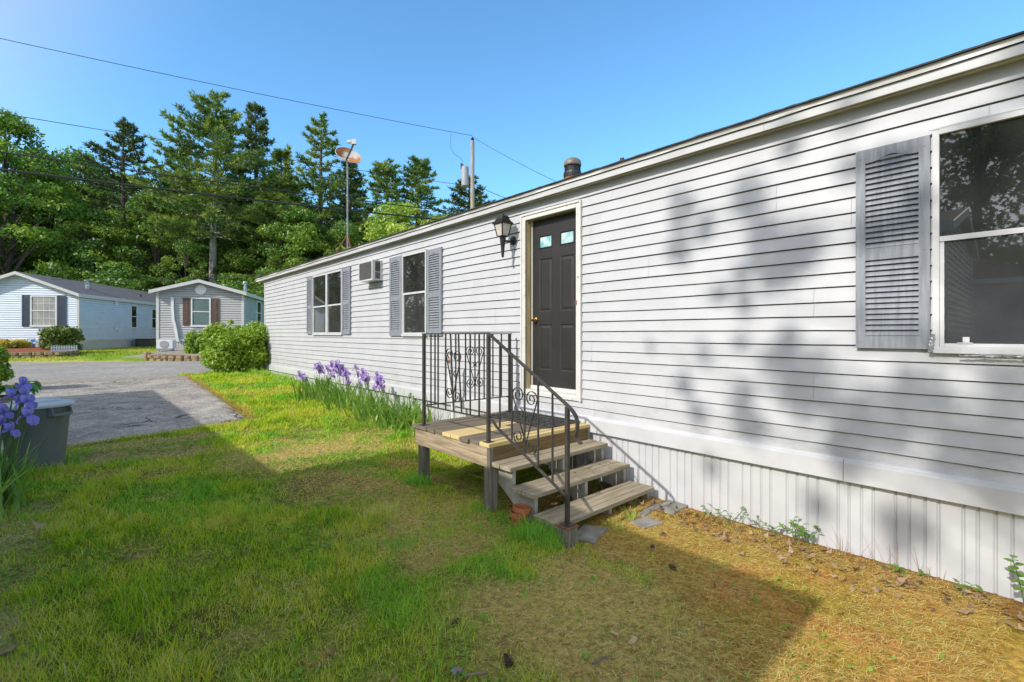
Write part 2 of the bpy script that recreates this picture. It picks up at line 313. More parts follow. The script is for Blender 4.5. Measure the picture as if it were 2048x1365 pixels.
M['weed'] = LEAF('weed_leaves', (.06, .14, .02), (.13, .23, .035), None, trans=.35)
M['hosta'] = LEAF('hosta_leaves', (.04, .12, .02), (.08, .20, .03), None, trans=.3, gloss=.08)
M['stem'] = MAT('green_stem', (.12, .18, .05))
M['deadleaf'] = LEAF('dead_leaves', (.15, .085, .04), (.44, .31, .19), None, trans=.15, gloss=.03, gain=1.15)
M['cone'] = MAT('pine_cone', (.20, .14, .09), (.10, .07, .05), 40, rough=.9)
M['stick'] = MAT('dry_stick', (.28, .23, .17), (.17, .13, .09), 20, rough=.9)
M['chip'] = MAT('pale_wood_chip', (.55, .40, .20), (.42, .28, .13), 20, rough=.9)
M['ground'] = TINT('lawn_soil', trans=0, bump=.9, bscale=55, nz=.45, nscale=28)
M['grass'] = TINT('grass_blades', trans=.35)
M['litter'] = TINT('dry_litter', trans=.1)

# ---------------------------------------------------------------- the white mobile home
D = 4.03; E_ = .1037; ZL = 1.478; HY0, HY1 = -4.6, 15.46
home = thing('mobile_home', 'long white mobile home with lap siding, grey shutters and a charcoal door above the porch', 'mobile home', (D, 5.4, -1.5))
DY0, DY1, DZ0, DZ1 = 3.345, 4.215, -.70, 1.40
def lap_wall(home):
    r = random.Random(3); mb = MB(); sm = MB()
    zs = [1.60, ZL] + [ZL - k * E_ for k in range(1, 23)] + [-.896]
    base = [HY0 + .3 * i for i in range(int((HY1 - HY0) / .3) + 1)] + [HY1]
    fixed = {4: [1.835], 2: [5.059, 1.491], 8: [8.9], 12: [.964 - 0.0]}
    for k in range(len(zs) - 1):
        if k % 2 == 0 or k == 0:
            js = []
            y = HY0 + r.uniform(.4, 3.4)
            while y < HY1: js.append(y); y += r.choice([1.83, 2.74, 3.66, 3.66])
        zt, zb = zs[k], zs[k + 1]
        cuts = sorted(set(base + [DY0, DY1] + js))
        for a, b in zip(cuts[:-1], cuts[1:]):
            if b - a < .004: continue
            if a >= DY0 - .001 and b <= DY1 + .001 and zb > DZ0 - .06 and zt < DZ1 + .08: continue
            a2 = a + (.0009 if a in js else 0); b2 = b - (.0009 if b in js else 0)
            w = lambda y, q: .009 * (float(vnoise(y, q, 1.1, 4)) - .5) + .0025 * (float(vnoise(y, q * 3.1, 3.0, 9)) - .5)
            bu = lambda y, q: .006 * (float(vnoise(y, q * 2.3, .9, 12)) - .5)
            mb_ = D - .019
            sl = .0085
            v = [(D + .022, a2, zt + w(a, k) - .003), (D + .022, b2, zt + w(b, k) - .003), (D - .004, b2, zt + w(b, k) - sl), (D - .004, a2, zt + w(a, k) - sl),
                 (mb_ + bu(b, k), b2, zb + w(b, k + 1)), (mb_ + bu(a, k), a2, zb + w(a, k + 1)), (D + .022, b2, zb + w(b, k + 1) + .003), (D + .022, a2, zb + w(a, k + 1) + .003)]
            mb.add(v, [(0, 1, 2, 3), (3, 2, 4, 5), (5, 4, 6, 7)])
    sm.box(D + .024, D + .05, HY0, DY0, -1.0, 1.6); sm.box(D + .024, D + .05, DY1, HY1, -1.0, 1.6)
    sm.box(D + .024, D + .05, DY0, DY1, 1.41, 1.6); sm.box(D + .024, D + .05, DY0, DY1, -1.0, DZ0 - .02)
    w = mb.build('siding_wall', M['siding'], home); sm.build('wall_sheathing', M['seam'], w)
lap_wall(home)
# other three walls (seen only from elsewhere)
mb = MB(); BX = 8.30
mb.box(D + .06, BX, HY1 - .03, HY1, -1.0, 1.6); mb.box(D + .06, BX, HY0, HY0 + .03, -1.0, 1.6); mb.box(BX - .03, BX, HY0, HY1 - .04, -1.0, 1.6)
mb.prism([(D, HY1 - .02, 1.6), (BX, HY1 - .02, 1.6), ((D + BX) / 2, HY1 - .02, 2.12)], (0, .02, 0))
mb.build('end_wall', M['siding'], home)
mb = MB(); mb.box(D - .022, D + .05, HY1 - .055, HY1 + .012, -1.0, 1.57); mb.build('corner_trim', M['trim'], home)
# skirting
def skirt(home):
    mb = MB(); y = HY0; pat = [(.108, 0), (.012, 1), (.055, 0), (.012, 1), (.062, 0), (.012, 1), (.055, 0), (.012, 1)]; pts = []; i = 0; r = random.Random(5)
    while y < HY1 - .03:
        w, d = pat[i % len(pat)]; w *= r.uniform(.93, 1.07); x = D + (.014 if d else .002) ; s = .004
        pts += [(x, y + s), (x, y + w - s)]; y += w; i += 1
    zt = -1.0
    vs = [(x, yy, zz) for x, yy in pts for zz in (zt, hz(3.9, yy) - .2)]
    mb.add(vs, [(2 * j, 2 * j + 1, 2 * j + 3, 2 * j + 2) for j in range(len(pts) - 1)])
    mb.box(D + .03, BX, HY1 - .03, HY1 - .005, -1.7, -1.0); mb.box(BX - .02, BX, HY0, HY1 - .04, -1.8, -1.0)
    mb.build('skirting', M['skirt'], home)
skirt(home)
mb = MB(); P_ = [(D + .01, -.876), (D - .022, -.880), (D - .025, -.893), (D - .033, -.896), (D - .050, -.908), (D - .052, -1.040), (D + .003, -1.040), (D + .01, -1.02)]
ycut = [HY0, -.9, .92, 4.6, 8.2, 11.9, HY1 + .02]
for a, b in zip(ycut[:-1], ycut[1:]): mb.prism([(x, a, z) for x, z in P_], (0, b - a - .003, 0))
mb.build('skirt_band', M['skirt'], home, bevel=.002)
# eave and roof
mb = MB(); EX = 3.91
for a, b in zip([HY0 - .3, 1.42, 5.1, 8.75, 12.4], [1.42, 5.1, 8.75, 12.4, 15.93]):
    mb.prism([(EX, a, 1.572), (EX, a, 1.632), (EX + .02, a, 1.632), (EX + .02, a, 1.585), (EX + .02, a, 1.572)][:4], (0, b - a - .002, 0))
mb.box(EX, 6.165, 15.93, 15.95, 1.572, 1.645)
mb.build('fascia', M['fascia'], home)
mb = MB(); mb.box(EX + .021, D + .05, HY0 - .3, 15.925, 1.584, 1.60); mb.box(EX + .05, EX + .062, HY0 - .3, 15.92, 1.574, 1.583)
mb.build('soffit', M['soffit'], home)
mb = MB(); r = random.Random(8); n = 80; ys = [HY0 - .32 + (15.97 - HY0 + .32) * i / n for i in range(n + 1)]
vs = []
for y in ys:
    j = r.uniform(-.004, .004); vs += [(EX - .016 + j * .4, y, 1.634 + j), (EX - .012, y, 1.655), (EX - .018, y, 1.672)]
mb.add(vs, [(3 * i + k, 3 * i + 3 + k, 3 * i + 4 + k, 3 * i + 1 + k) for i in range(n) for k in (0, 1)])
mb.build('drip_edge', M['drip'], home)
mb = MB(); RX = (D + BX) / 2; RZ = 1.684 + .25 * (RX - EX)
n = 320; vs = []; ys = [HY0 - .34 + (16.0 - HY0 + .34) * i / n for i in range(n + 1)]
for y in ys:
    j = r.uniform(0, 1); j = .007 * j ** 5; e = EX - .030 - r.uniform(0, .006)
    vs += [(e, y, 1.673), (e, y, 1.684 + j), (RX, y, RZ), (BX + .12, y, 1.684), (BX + .12, y, 1.672)]
mb.add(vs, [(5 * i + k, 5 * i + 5 + k, 5 * i + 6 + k, 5 * i + 1 + k) for i in range(n) for k in range(4)])
roof = mb.build('roof', M['shingle'], home)
mb = MB(); c = Vector((5.0, 4.29, 1.85))
mb.lathe(c, [(.115, 0), (.115, .32)], 20); mb.build('flue_base', M['rust'], roof)
mb = MB(); mb.lathe(c, [(.122, .30), (.126, .345), (.122, .37), (.105, .372)], 20); mb.lathe(c, [(.095, .37), (.095, .46)], 20)
for k in range(14):
    a = k * math.tau / 14; mb.obox(c + Vector((.105 * math.cos(a), .105 * math.sin(a), .415)), (.004, 0, 0), (0, .004, 0), (0, 0, .045))
mb.build('flue_louvre', M['black'], roof)
mb = MB(); mb.lathe(c, [(.118, .455), (.124, .47), (.112, .525), (.085, .55), (0.01, .56)], 20); mb.build('flue_cap', M['tancap'], roof, smoothed=True)
mb = MB(); q = px(1244, 320, 6.65); mb.lathe((q.x, q.y, 1.9), [(.03, 0), (.03, .56)], 12); mb.build('vent_pipe', M['black'], roof)

# windows ------------------------------------------------------------------
def window(home, y0, y1, z0, z1, zr, mull=None):
    f = MB(); x0 = D - .045; t = .034
    f.box(x0, D + .02, y0, y0 + t, z0, z1); f.box(x0, D + .02, y1 - t, y1, z0, z1)
    f.box(x0 - .002, D + .02, y0 + t, y1 - t, z1 - t, z1)
    f.box(x0 - .008, D + .02, y0 - .004, y1 + .004, z0 - .022, z0 + .018)
    f.box(D - .053, D - .047, y0 - .012, y1 + .012, z1 + .001, z1 + .01)
    bays = [(y0 + t, y1 - t)]
    if mull:
        f.box(x0 - .003, D + .02, mull - .045, mull + .045, z0 + .019, z1 - t - .001)
        for zz in [z0 + .05 + .085 * i for i in range(int((z1 - z0 - .08) / .085))]:
            f.box(x0 - .006, x0 - .0035, mull - .008, mull + .008, zz, zz + .05)
        bays = [(y0 + t, mull - .045), (mull + .045, y1 - t)]
    fr = f.build('window_frame', M['alu'], home, bevel=.002)
    for a, b in bays:
        s = MB(); s.box(D - .040, D + .0, a + .001, b - .001, zr - .016, zr + .016)
        s.box(D - .034, D, a + .001, a + .022, z0 + .019, zr - .017); s.box(D - .034, D, b - .022, b - .001, z0 + .019, zr - .017)
        s.box(D - .036, D, a + .023, b - .023, z0 + .019, z0 + .04)
        s.build('window_sash', M['alu'], fr)
        p = MB(); p.box(D - .024, D - .02, a, b, zr + .017, z1 - t - .0005); p.build('upper_pane', M['glass'], fr)
        p = MB(); p.box(D - .022, D - .018, a + .023, b - .023, z0 + .041, zr - .017); p.build('lower_pane', M['screen'], fr)
    return fr
window(home, 9.70, 11.385, -.01, 1.345, .62, 10.53)
window(home, 6.42, 7.19, -.02, 1.325, .665)
w3 = window(home, -.40, .446, -.10, 1.285, .595)
# torn foil tape and latch at the right-hand window's sill
mb = MB(); r = random.Random(11)
def foil(a, b, w, n=16):
    a, b = Vector(a), Vector(b); vs = []; s = Vector((0, 0, 1)) if abs((b - a).normalized().z) < .7 else Vector((0, 1, 0))
    for i in range(n + 1):
        p = a.lerp(b, i / n); k = w * r.uniform(.5, 1.2)
        for j in (-1, -.3, .3, 1): vs.append(p + s * j * k + Vector((-abs(r.gauss(0, .006)) - (.008 if abs(j) < .5 else 0), 0, r.gauss(0, .003))))
    mb.add(vs, [(4 * i + q, 4 * i + 4 + q, 4 * i + 5 + q, 4 * i + 1 + q) for i in range(n) for q in range(3)])
foil((D - .055, .452, -.115), (D - .055, .44, .0), .013); foil((D - .055, .32, -.131), (D - .055, -.4, -.127), .007, 40)
mb.build('foil_tape', M['galv'], w3)
mb = MB(); mb.box(D - .042, D - .036, .275, .305, -.055, -.02); mb.box(D - .042, D - .038, .26, .33, -.06, -.054); mb.build('window_latch', M['alu'], w3)

def shutter(home, y0, y1, z0, z1):
    x1, xs, xm = D - .014, D - .046, D - .030; st = .055 if y1 - y0 > .36 else .05; mb = MB()
    mb.box(xs, x1, y0, y0 + st, z0, z1); mb.box(xs, x1, y1 - st, y1, z0, z1)
    zm = z0 + .47 * (z1 - z0); zb = z0 + .085
    mb.box(xs + .002, x1, y0 + st, y1 - st, z0, zb); mb.box(xs + .002, x1, y0 + st, y1 - st, zm - .04, zm + .04)
    n = 14; yy = [y0 + st + (y1 - y0 - 2 * st) * i / n for i in range(n + 1)]
    arch = [(xs + .002, y, z1 - .095 + .032 * math.exp(-((2 * i / n - 1) / .45) ** 2)) for i, y in enumerate(yy)]
    mb.prism(arch + [(xs + .002, y1 - st, z1), (xs + .002, y0 + st, z1)], (x1 - xs - .002, 0, 0))
    mb.box(x1 - .004, x1, y0 + st, y1 - st, zb, z1 - .05)
    for a, b in ((zb, zm - .04), (zm + .04, z1 - .055)):
        k = int((b - a) / .036); h = (b - a) / k
        for i in range(k):
            z = a + i * h
            mb.prism([(xs + .004, y0 + st, z + .003), (xs + .006, y0 + st, z + .016), (x1 - .004, y0 + st, z + h + .002), (x1 - .004, y0 + st, z + h - .010)], (0, y1 - y0 - 2 * st, 0))
    for yy_ in (y0 + st * .5, y1 - st * .5):
        for zz in (z0 + .045, zm, z1 - .06): mb.lathe((xs - .0015, yy_, zz), [(.006, 0), (.006, .002)], 8, axis=(-1, 0, 0))
    return mb.build('shutter', M['shutter'], home)
for a in ((11.41, 11.78, -.01, 1.352), (9.29, 9.68, -.012, 1.358), (7.205, 7.62, -.036, 1.325), (5.995, 6.395, -.03, 1.305), (.456, .846, -.098, 1.263), (-.80, -.41, -.098, 1.263)):
    shutter(home, *a)

# door ---------------------------------------------------------------------
def door(home):
    c = MB(); x0 = D - .032; y0, y1, z0, z1 = 3.312, 4.262, -.735, 1.452; w = .072
    c.box(x0, D + .02, y0, y0 + w, z0, z1); c.box(x0, D + .02, y1 - w, y1, z0, z1)
    c.box(x0 - .002, D + .02, y0 + w, y1 - w, z1 - .07, z1 + .004); c.box(x0 - .002, D + .02, y0 + w, y1 - w, z0, z0 + .045)
    c.box(x0 - .012, x0 - .0005, y0 - .003, y0 + .022, z0 - .003, z1 + .003); c.box(x0 - .012, x0 - .0005, y1 - .022, y1 + .003, z0 - .003, z1 + .003)
    c.box(x0 - .014, x0 - .003, y0 + .023, y1 - .023, z1 - .02, z1 + .007)
    cas = c.build('door_casing', M['paint'], home, bevel=.003)
    ya, yb, za, zb, xd = y0 + w, y1 - w, z0 + .045, z1 - .07, D + .085
    j = MB(); j.box(D + .021, xd + .06, ya - .02, ya - .001, za, zb); j.box(D + .021, xd + .06, yb + .001, yb + .02, za, zb); j.box(D + .021, xd + .06, ya, yb, zb + .001, zb + .02)
    j.box(D - .02, D + .0, yb - .004, yb - .0005, za, zb); j.box(D + .03, D + .05, yb - .012, yb - .001, za, zb)
    j.build('door_jamb', M['jamb'], cas)
    t = MB(); t.box(D - .03, xd + .05, ya, yb, za - .03, za + .018); t.box(xd - .03, xd + .05, ya, yb, za + .019, za + .06); t.build('threshold', M['paint'], cas)
    s = MB(); s.box(xd - .012, xd - .001, yb - .022, yb - .0005, za + .06, zb); s.box(xd - .012, xd - .001, ya, ya + .012, za + .06, zb); s.build('door_stop', M['white'], cas)
    d0, d1, e0, e1 = ya + .014, yb - .024, za + .065, zb - .008; W, H = d1 - d0, e1 - e0
    Y = lambda f: d1 - f * W          # f from the far (knob) edge
    Z = lambda f: e1 - f * H
    cy = [0, .135, .42, .58, .865, 1]; cz = [0, .095, .175, .235, .555, .63, .905, 1]
    mb = MB(); holes = {}
    for i in range(5):
        for k in range(7):
            a, b, cc, dd = Y(cy[i]), Y(cy[i + 1]), Z(cz[k]), Z(cz[k + 1])
            if i in (1, 3) and k in (1, 3, 5): holes[(i, k)] = (b, a, dd, cc); continue
            mb.quad((xd, a, cc), (xd, b, cc), (xd, b, dd), (xd, a, dd))
    def ring(r0, xa, r1, xb):
        (a0, b0, c0, g0), (a1, b1, c1, g1) = r0, r1
        o = [(xa, a0, c0), (xa, b0, c0), (xa, b0, g0), (xa, a0, g0)]; n = [(xb, a1, c1), (xb, b1, c1), (xb, b1, g1), (xb, a1, g1)]
        mb.add(o + n, [(q, (q + 1) % 4, 4 + (q + 1) % 4, 4 + q) for q in range(4)])
    ins = lambda r, t: (r[0] + t, r[1] - t, r[2] + t, r[3] - t)
    panes = []
    for (i, k), r0 in holes.items():
        if k == 1:
            r1 = ins(r0, .008); r2 = ins(r0, .02); ring(r0, xd, r1, xd - .010); ring(r1, xd - .010, r2, xd + .004); panes.append(r2)
        else:
            r1 = ins(r0, .014); r2 = ins(r0, .02); r3 = ins(r0, .045)
            ring(r0, xd, r1, xd + .009); ring(r1, xd + .009, r2, xd + .009); ring(r2, xd + .009, r3, xd + .001)
            mb.quad((xd + .001, r3[0], r3[2]), (xd + .001, r3[1], r3[2]), (xd + .001, r3[1], r3[3]), (xd + .001, r3[0], r3[3]))
    mb.box(xd + .02, xd + .045, d0, d1, e0, e1)
    for sy in (d0, d1): mb.quad((xd, sy, e0), (xd + .03, sy, e0), (xd + .03, sy, e1), (xd, sy, e1))
    dr = mb.build('door', M['door'], home)
    for q in panes:
        p = MB(); p.box(xd + .003, xd + .006, q[0], q[1], q[2], q[3]); p.build('door_pane', M['doorglass'], dr)
    k = MB(); kc = (xd - .001, Y(.06), Z(.60)); k.lathe(kc, [(.03, 0), (.03, .006), (.012, .012), (.011, .032), (.022, .04), (.027, .052), (.024, .066), (.008, .072)], 18, axis=(-1, 0, 0))
    k.build('door_knob', M['brass'], dr, smoothed=True)
    h = MB(); h.box(D - .034, D - .029, y0 + .055, y0 + .085, Z(.53), Z(.505)); h.build('strike_plate', M['rust'], cas)
door(home)

# wall lantern ---------------------------------------------------------------
def lantern():
    t = thing('wall_lantern', 'black carriage wall lantern with frosted panes beside the charcoal door', 'wall lamp', (D, 4.40, 1.2))
    c = Vector((D - .19, 4.42, 0)); z = lambda v: v
    b = MB(); b.lathe((D - .012, 4.42, 1.17), [(.055, 0), (.055, .012), (.04, .022), (.02, .026)], 20, axis=(-1, 0, 0)); b.build('back_plate', M['black'], t, smoothed=True)
    a = MB(); a.tube([(D - .02, 4.42, 1.175), (D - .07, 4.42, 1.150), (D - .13, 4.42, 1.150), (c.x, c.y, 1.165)], .015, 8); a.build('arm', M['black'], t, smoothed=True)
    k = MB(); rot = math.pi / 4
    def sq(r, zz, off=0): return [(c.x + r * math.cos(rot + q * math.pi / 2 + off), c.y + r * math.sin(rot + q * math.pi / 2 + off), zz) for q in range(4)]
    def stack(levels):
        vs = [p for r, zz in levels for p in sq(r, zz)]
        k.add(vs, [(4 * i + q, 4 * i + (q + 1) % 4, 4 * i + 4 + (q + 1) % 4, 4 * i + 4 + q) for i in range(len(levels) - 1) for q in range(4)] + [(3, 2, 1, 0), tuple(range(4 * len(levels) - 4, 4 * len(levels)))])
    stack([(.132, 1.352), (.135, 1.362), (.105, 1.385), (.083, 1.415), (.074, 1.445), (.062, 1.455), (.02, 1.458), (.008, 1.480)])
    for zz, rr in ((1.368, .128), (1.378, .116), (1.392, .101), (1.405, .092)): stack([(rr, zz), (rr + .002, zz + .004), (rr - .006, zz + .005)])
    k.build('cap', M['black'], t)
    g = MB(); tops, bots = sq(.104, 1.350), sq(.066, 1.20)
    g.add(tops + bots, [(q, (q + 1) % 4, 4 + (q + 1) % 4, 4 + q) for q in range(4)]); g.build('lamp_pane', M['lampglass'], t)
    f = MB()
    for q in range(4): f.tube([Vector(tops[q]) , Vector(bots[q])], .0085, 4)
    for q in range(4): f.tube([bots[q], bots[(q + 1) % 4]], .008, 4)
    f.build('cage', M['black'], t)
    l = MB(); l.lathe((c.x, c.y, 0), [(.046, 1.197), (.040, 1.185), (.034, 1.15), (.030, 1.10), (.026, 1.09), (.016, .955), (.012, .945), (.002, .94)], 14); l.build('finial', M['black'], t, smoothed=True)
lantern()

# air conditioner -------------------------------------------------------------
def aircon():
    t = thing('wall_air_conditioner', 'small dented air conditioner sticking out of the white wall between two windows', 'air conditioner', (D, 8.2, .97))
    y0, y1, z0, z1, x0 = 7.93, 8.50, .965, 1.32, D - .21
    c = MB(); c.box(x0 + .012, D, y0, y1, z1 - .02, z1); c.box(x0 + .012, D, y0, y1, z0, z0 + .02); c.box(x0 + .012, x0 + .05, y0, y0 + .02, z0 + .02, z1 - .02); c.box(D - .06, D, y0, y0 + .02, z0 + .02, z1 - .02)
    c.box(x0 + .012, D, y1 - .02, y1, z0 + .02, z1 - .02); c.box(x0 - .004, x0 + .012, y0 - .004, y0 + .03, z0 - .004, z1 + .004); c.box(x0 - .004, x0 + .012, y1 - .03, y1 + .004, z0 - .004, z1 + .004)
    c.box(x0 - .005, x0 + .011, y0 + .03, y1 - .03, z1 - .022, z1 + .005); c.box(x0 - .005, x0 + .011, y0 + .03, y1 - .03, z0 - .005, z0 + .022); c.box(x0 + .05, D - .06, y0 + .002, y0 + .008, z0 + .14, z0 + .15)
    c.build('casing', M['alu'], t)
    g = MB(); g.box(x0 + .004, x0 + .02, y0 + .031, y1 - .031, z0 + .023, z1 - .023); r = random.Random(2)
    for i in range(26): zz = z0 + .03 + i * .0115; g.box(x0, x0 + .006, y0 + .032, y1 - .032, zz, zz + .004)
    g.build('grille', M['grille'], t)
    s = MB(); s.box(x0 + .051, D - .061, y0 + .012, y0 + .016, z0 + .02, z1 - .02)
    for i in range(12): s.box(x0 + .052, D - .062, y0 + .005, y0 + .013, z0 + .17 + i * .011, z0 + .175 + i * .011)
    s.build('side_vent', M['grille'], t)
aircon()

# ---------------------------------------------------------------- porch
def porch():
    t = thing('wooden_porch', 'weathered wooden porch with three steps and a few new yellow boards below the door', 'porch', (3.3, 3.8, -1.53))
    r = random.Random(4); zt = -.954; x0, x1 = 2.585, 3.965; y = 4.43; ws = []
    kinds = 'GGGGYYGGY'; w = (4.43 - 3.165) / 9
    old = MB()
    for i, k in enumerate(kinds):
        a, b = y - w + .004, y; y -= w; dz = r.uniform(-.003, .003); xo = x0 + r.uniform(-.012, .012)
        if k == 'G': old.box(xo, x1, a, b, zt - .034 + dz, zt + dz)
        else:
            m = MB(); m.box(xo + .004, x1 if i != 5 else 3.25, a, b, zt - .034, zt + .002); o = m.build('deck_board', M['newwood'], t, bevel=.004); o['label'] = 'new yellow deck board'
            if i == 5: old.box(3.255, x1, a, b, zt - .034 + dz, zt + dz)
    old.build('deck_boards', M['deckwood'], t, bevel=.004)
    m = MB(); m.box(x0 + .015, x0 + .053, 3.2, 4.40, zt - .205, zt - .037); m.build('rim_joist', M['rimwood'], t, bevel=.002)
    m = MB(); m.box(x0 + .054, x1 - .03, 3.18, 3.218, zt - .16, zt - .037); m.build('front_board', M['frontwood'], t, bevel=.002)
    m = MB(); m.box(x0 + .012, x0 + .053, 3.162, 3.199, zt - .21, zt - .037); m.box(x0 + .054, x1, 4.36, 4.40, zt - .205, zt - .037)
    for yy in (3.5, 3.8, 4.1): m.box(x0 + .054, x1, yy, yy + .038, zt - .19, zt - .038)
    m.box(x1 - .03, D - .055, 3.17, 4.40, zt - .19, zt - .037); m.build('joist', M['postwood'], t)
    for px_, py in ((2.645, 3.205), (2.645, 4.30), (3.90, 3.27), (3.90, 4.32)):
        m = MB(); m.box(px_ - .044, px_ + .044, py - .044 + (.02 if py < 3.3 and px_ > 3 else 0), py + .044 + (.02 if py < 3.3 and px_ > 3 else 0), hz(px_, py) - .15, zt - .206 if px_ < 3 else zt - .192); m.build('post', M['postwood'], t, bevel=.004)
    steps = [(-1.114, 2.93, 2.62), (-1.273, 2.665, 2.625), (-1.433, 2.40, 2.635)]
    for zt_, yf, xl in steps:
        m = MB(); g = .006; wb = .136
        for k in (0, 1):
            a = yf + k * (wb + g); m.box(xl + r.uniform(-.012, .012), D - .062 + r.uniform(-.006, .006), a, a + wb, zt_ - .036, zt_ + r.uniform(-.002, .002))
        m.build('tread', M['oldwood'], t, bevel=.004)
    for xs in (2.70, 3.34, 3.93):
        pts = [(3.17, -1.15), (2.985, -1.15), (2.985, -1.309), (2.72, -1.309), (2.72, -1.469), (2.455, -1.469), (2.455, -1.56), (2.60, -1.60), (2.74, -1.60), (3.17, -1.30)]
        m = MB(); tri = [(xs, a, b) for a, b in pts]; m.prism(tri, (.04, 0, 0)); m.build('stringer', M['stringerwood'], t)
porch()

def railing():
    t = thing('porch_railing', 'bent black iron railing with scrollwork round the porch and down its steps', 'railing', (2.65, 3.7, -.954))
    xo, yF, yN, xw = 2.645, 4.30, 3.235, 3.90; zt = .0; zb = -.748
    def post(x, y, z0, z1, w=.028):
        m = MB(); m.box(x - w / 2, x + w / 2, y - w / 2, y + w / 2, z0, z1); m.box(x - .04, x + .04, y - .04, y + .04, z0, z0 + .006); m.build('post', M['iron'], t)
    post(xo, yF, -.954, zt - .006); post(xo, yN, -.954, zt - .006); post(xw, 4.36, -.954, zt - .006); post(2.64, 2.315, -1.405, -.535)
    C0 = Vector((xo, yN, zt)); C1 = Vector((2.64, 2.315, -.525))
    top = [(xw + .03, 4.363, zt), (xo, yF, zt)]
    m = MB(); m.bar(top, .034, .011, (0, 1, 0)); m.bar([(xo, yF + .015, zt), (xo, yN, zt + .004)], .034, .011, (1, 0, 0))
    lt = [C0 + Vector((0, 0, .002)), C1, (2.64, 2.27, -.556), (2.64, 2.235, -.592), (2.64, 2.218, -.64), (2.64, 2.222, -.70), (2.64, 2.235, -.745), (2.64, 2.222, -.765), (2.64, 2.185, -.785)]
    m.bar(lt, .034, .011, (1, 0, 0)); m.build('top_rail', M['iron'], t)
    D0 = Vector((xo, yN, zb)); D1 = Vector((2.64, 2.315, -1.205))
    m = MB(); m.bar([(xw, 4.36, zb - .02), (xo, yF, zb)], .026, .010, (0, 1, 0)); m.bar([(xo, yF, zb), (xo, yN, zb)], .026, .010, (1, 0, 0))
    m.bar([D0, (xo, yN - .05, zb), D1.lerp(D0, .88), D1], .026, .010, (1, 0, 0)); m.build('bottom_rail', M['iron'], t)
    def bal(a, b, bend=0):
        m = MB(); a, b = Vector(a), Vector(b); m.tube([a, a.lerp(b, .5) + Vector((0, bend, 0)), b], .0085, 4); m.build('baluster', M['iron'], t)
    def spiral(cx, cz, R, a0, turns, sgn, inner=.22, n=30):
        return [(cx + R * (1 - (1 - inner) * i / n) * math.cos(a0 + sgn * turns * math.tau * i / n), cz + R * (1 - (1 - inner) * i / n) * math.sin(a0 + sgn * turns * math.tau * i / n)) for i in range(n + 1)]
    def scroll(P, flip, s0, s1, zc0, zc1, R):
        # s0: bar on the outside, s1: centre bar; spirals at heights zc0 (top) and zc1 (bottom)
        mid = (s0 + s1) / 2; d = 1 if s0 < s1 else -1
        topS = spiral(mid, zc0, R, math.pi if d > 0 else 0, 1.6, -d)[::-1]
        botS = spiral(mid, zc1, R, 0 if d > 0 else math.pi, 1.6, -d)
        m = MB(); m.bar([P(s, z) for s, z in topS + botS], .012, .0045, flip); m.build('scroll', M['iron'], t)
        m = MB(); q = spiral(mid + d * R * .35, (zc0 + zc1) / 2 + .02, R * .6, math.pi * (.5), .9, -d, .35, 18); m.bar([P(s, z) for s, z in q], .010, .004, flip); m.build('scroll', M['iron'], t)
    # far side, along the wall direction x
    PA = lambda s, z: Vector((s, yF + (s - xo) * .048, z))
    sa = [xo + (xw - xo) * k / 9 for k in range(1, 9)]
    for s in sa: bal(PA(s, zb - .005), PA(s, zt - .005))
    w = sa[1] - sa[0]; R = w / 2 - .006
    scroll(PA, (0, 1, 0), sa[3], sa[4], -.20, -.56, R); scroll(PA, (0, 1, 0), sa[5], sa[4], -.20, -.56, R)
    # outer side, along y
    PB = lambda s, z: Vector((xo, s, z))
    sb = [yF + (yN - yF) * k / 8 for k in range(1, 8)]
    for i, s in enumerate(sb):
        bal(PB(s, zb), PB(s + (.05 if i in (3, 4) else 0), zt - .005), .012 if i == 4 else 0)
    R = abs(sb[1] - sb[0]) / 2 - .006
    scroll(PB, (1, 0, 0), sb[2], sb[3], -.20, -.57, R); scroll(PB, (1, 0, 0), sb[4] + .02, sb[3], -.22, -.60, R)
    # down the steps
    sc = [yN + (2.315 - yN) * k / 6 for k in range(1, 6)]
    ztop = lambda y: -.525 * (yN - y) / (yN - 2.315); zbot = lambda y: zb + (-1.205 - zb) * max(0, (yN - .05 - y)) / (yN - .05 - 2.315)
    for s in sc: bal(PB(s, zbot(s)), PB(s, ztop(s) - .004))
    R = abs(sc[1] - sc[0]) / 2 - .008
    scroll(PB, (1, 0, 0), sc[1], sc[2], -.50, -.84, R); scroll(PB, (1, 0, 0), sc[3], sc[2], -.52, -.90, R)
railing()
b = MB(); g = hz(2.64, 2.315); b.box(2.585, 2.695, 2.262, 2.372, g - .05, -1.413); o = b.build('timber_block', M['postwood'], bevel=.004); tag(o, 'short timber block under the lowest iron railing post', 'wood block')
b = MB(); b.box(2.578, 2.702, 2.255, 2.379, -1.412, -1.405); o = b.build('rusty_plate', M['rust'], o)

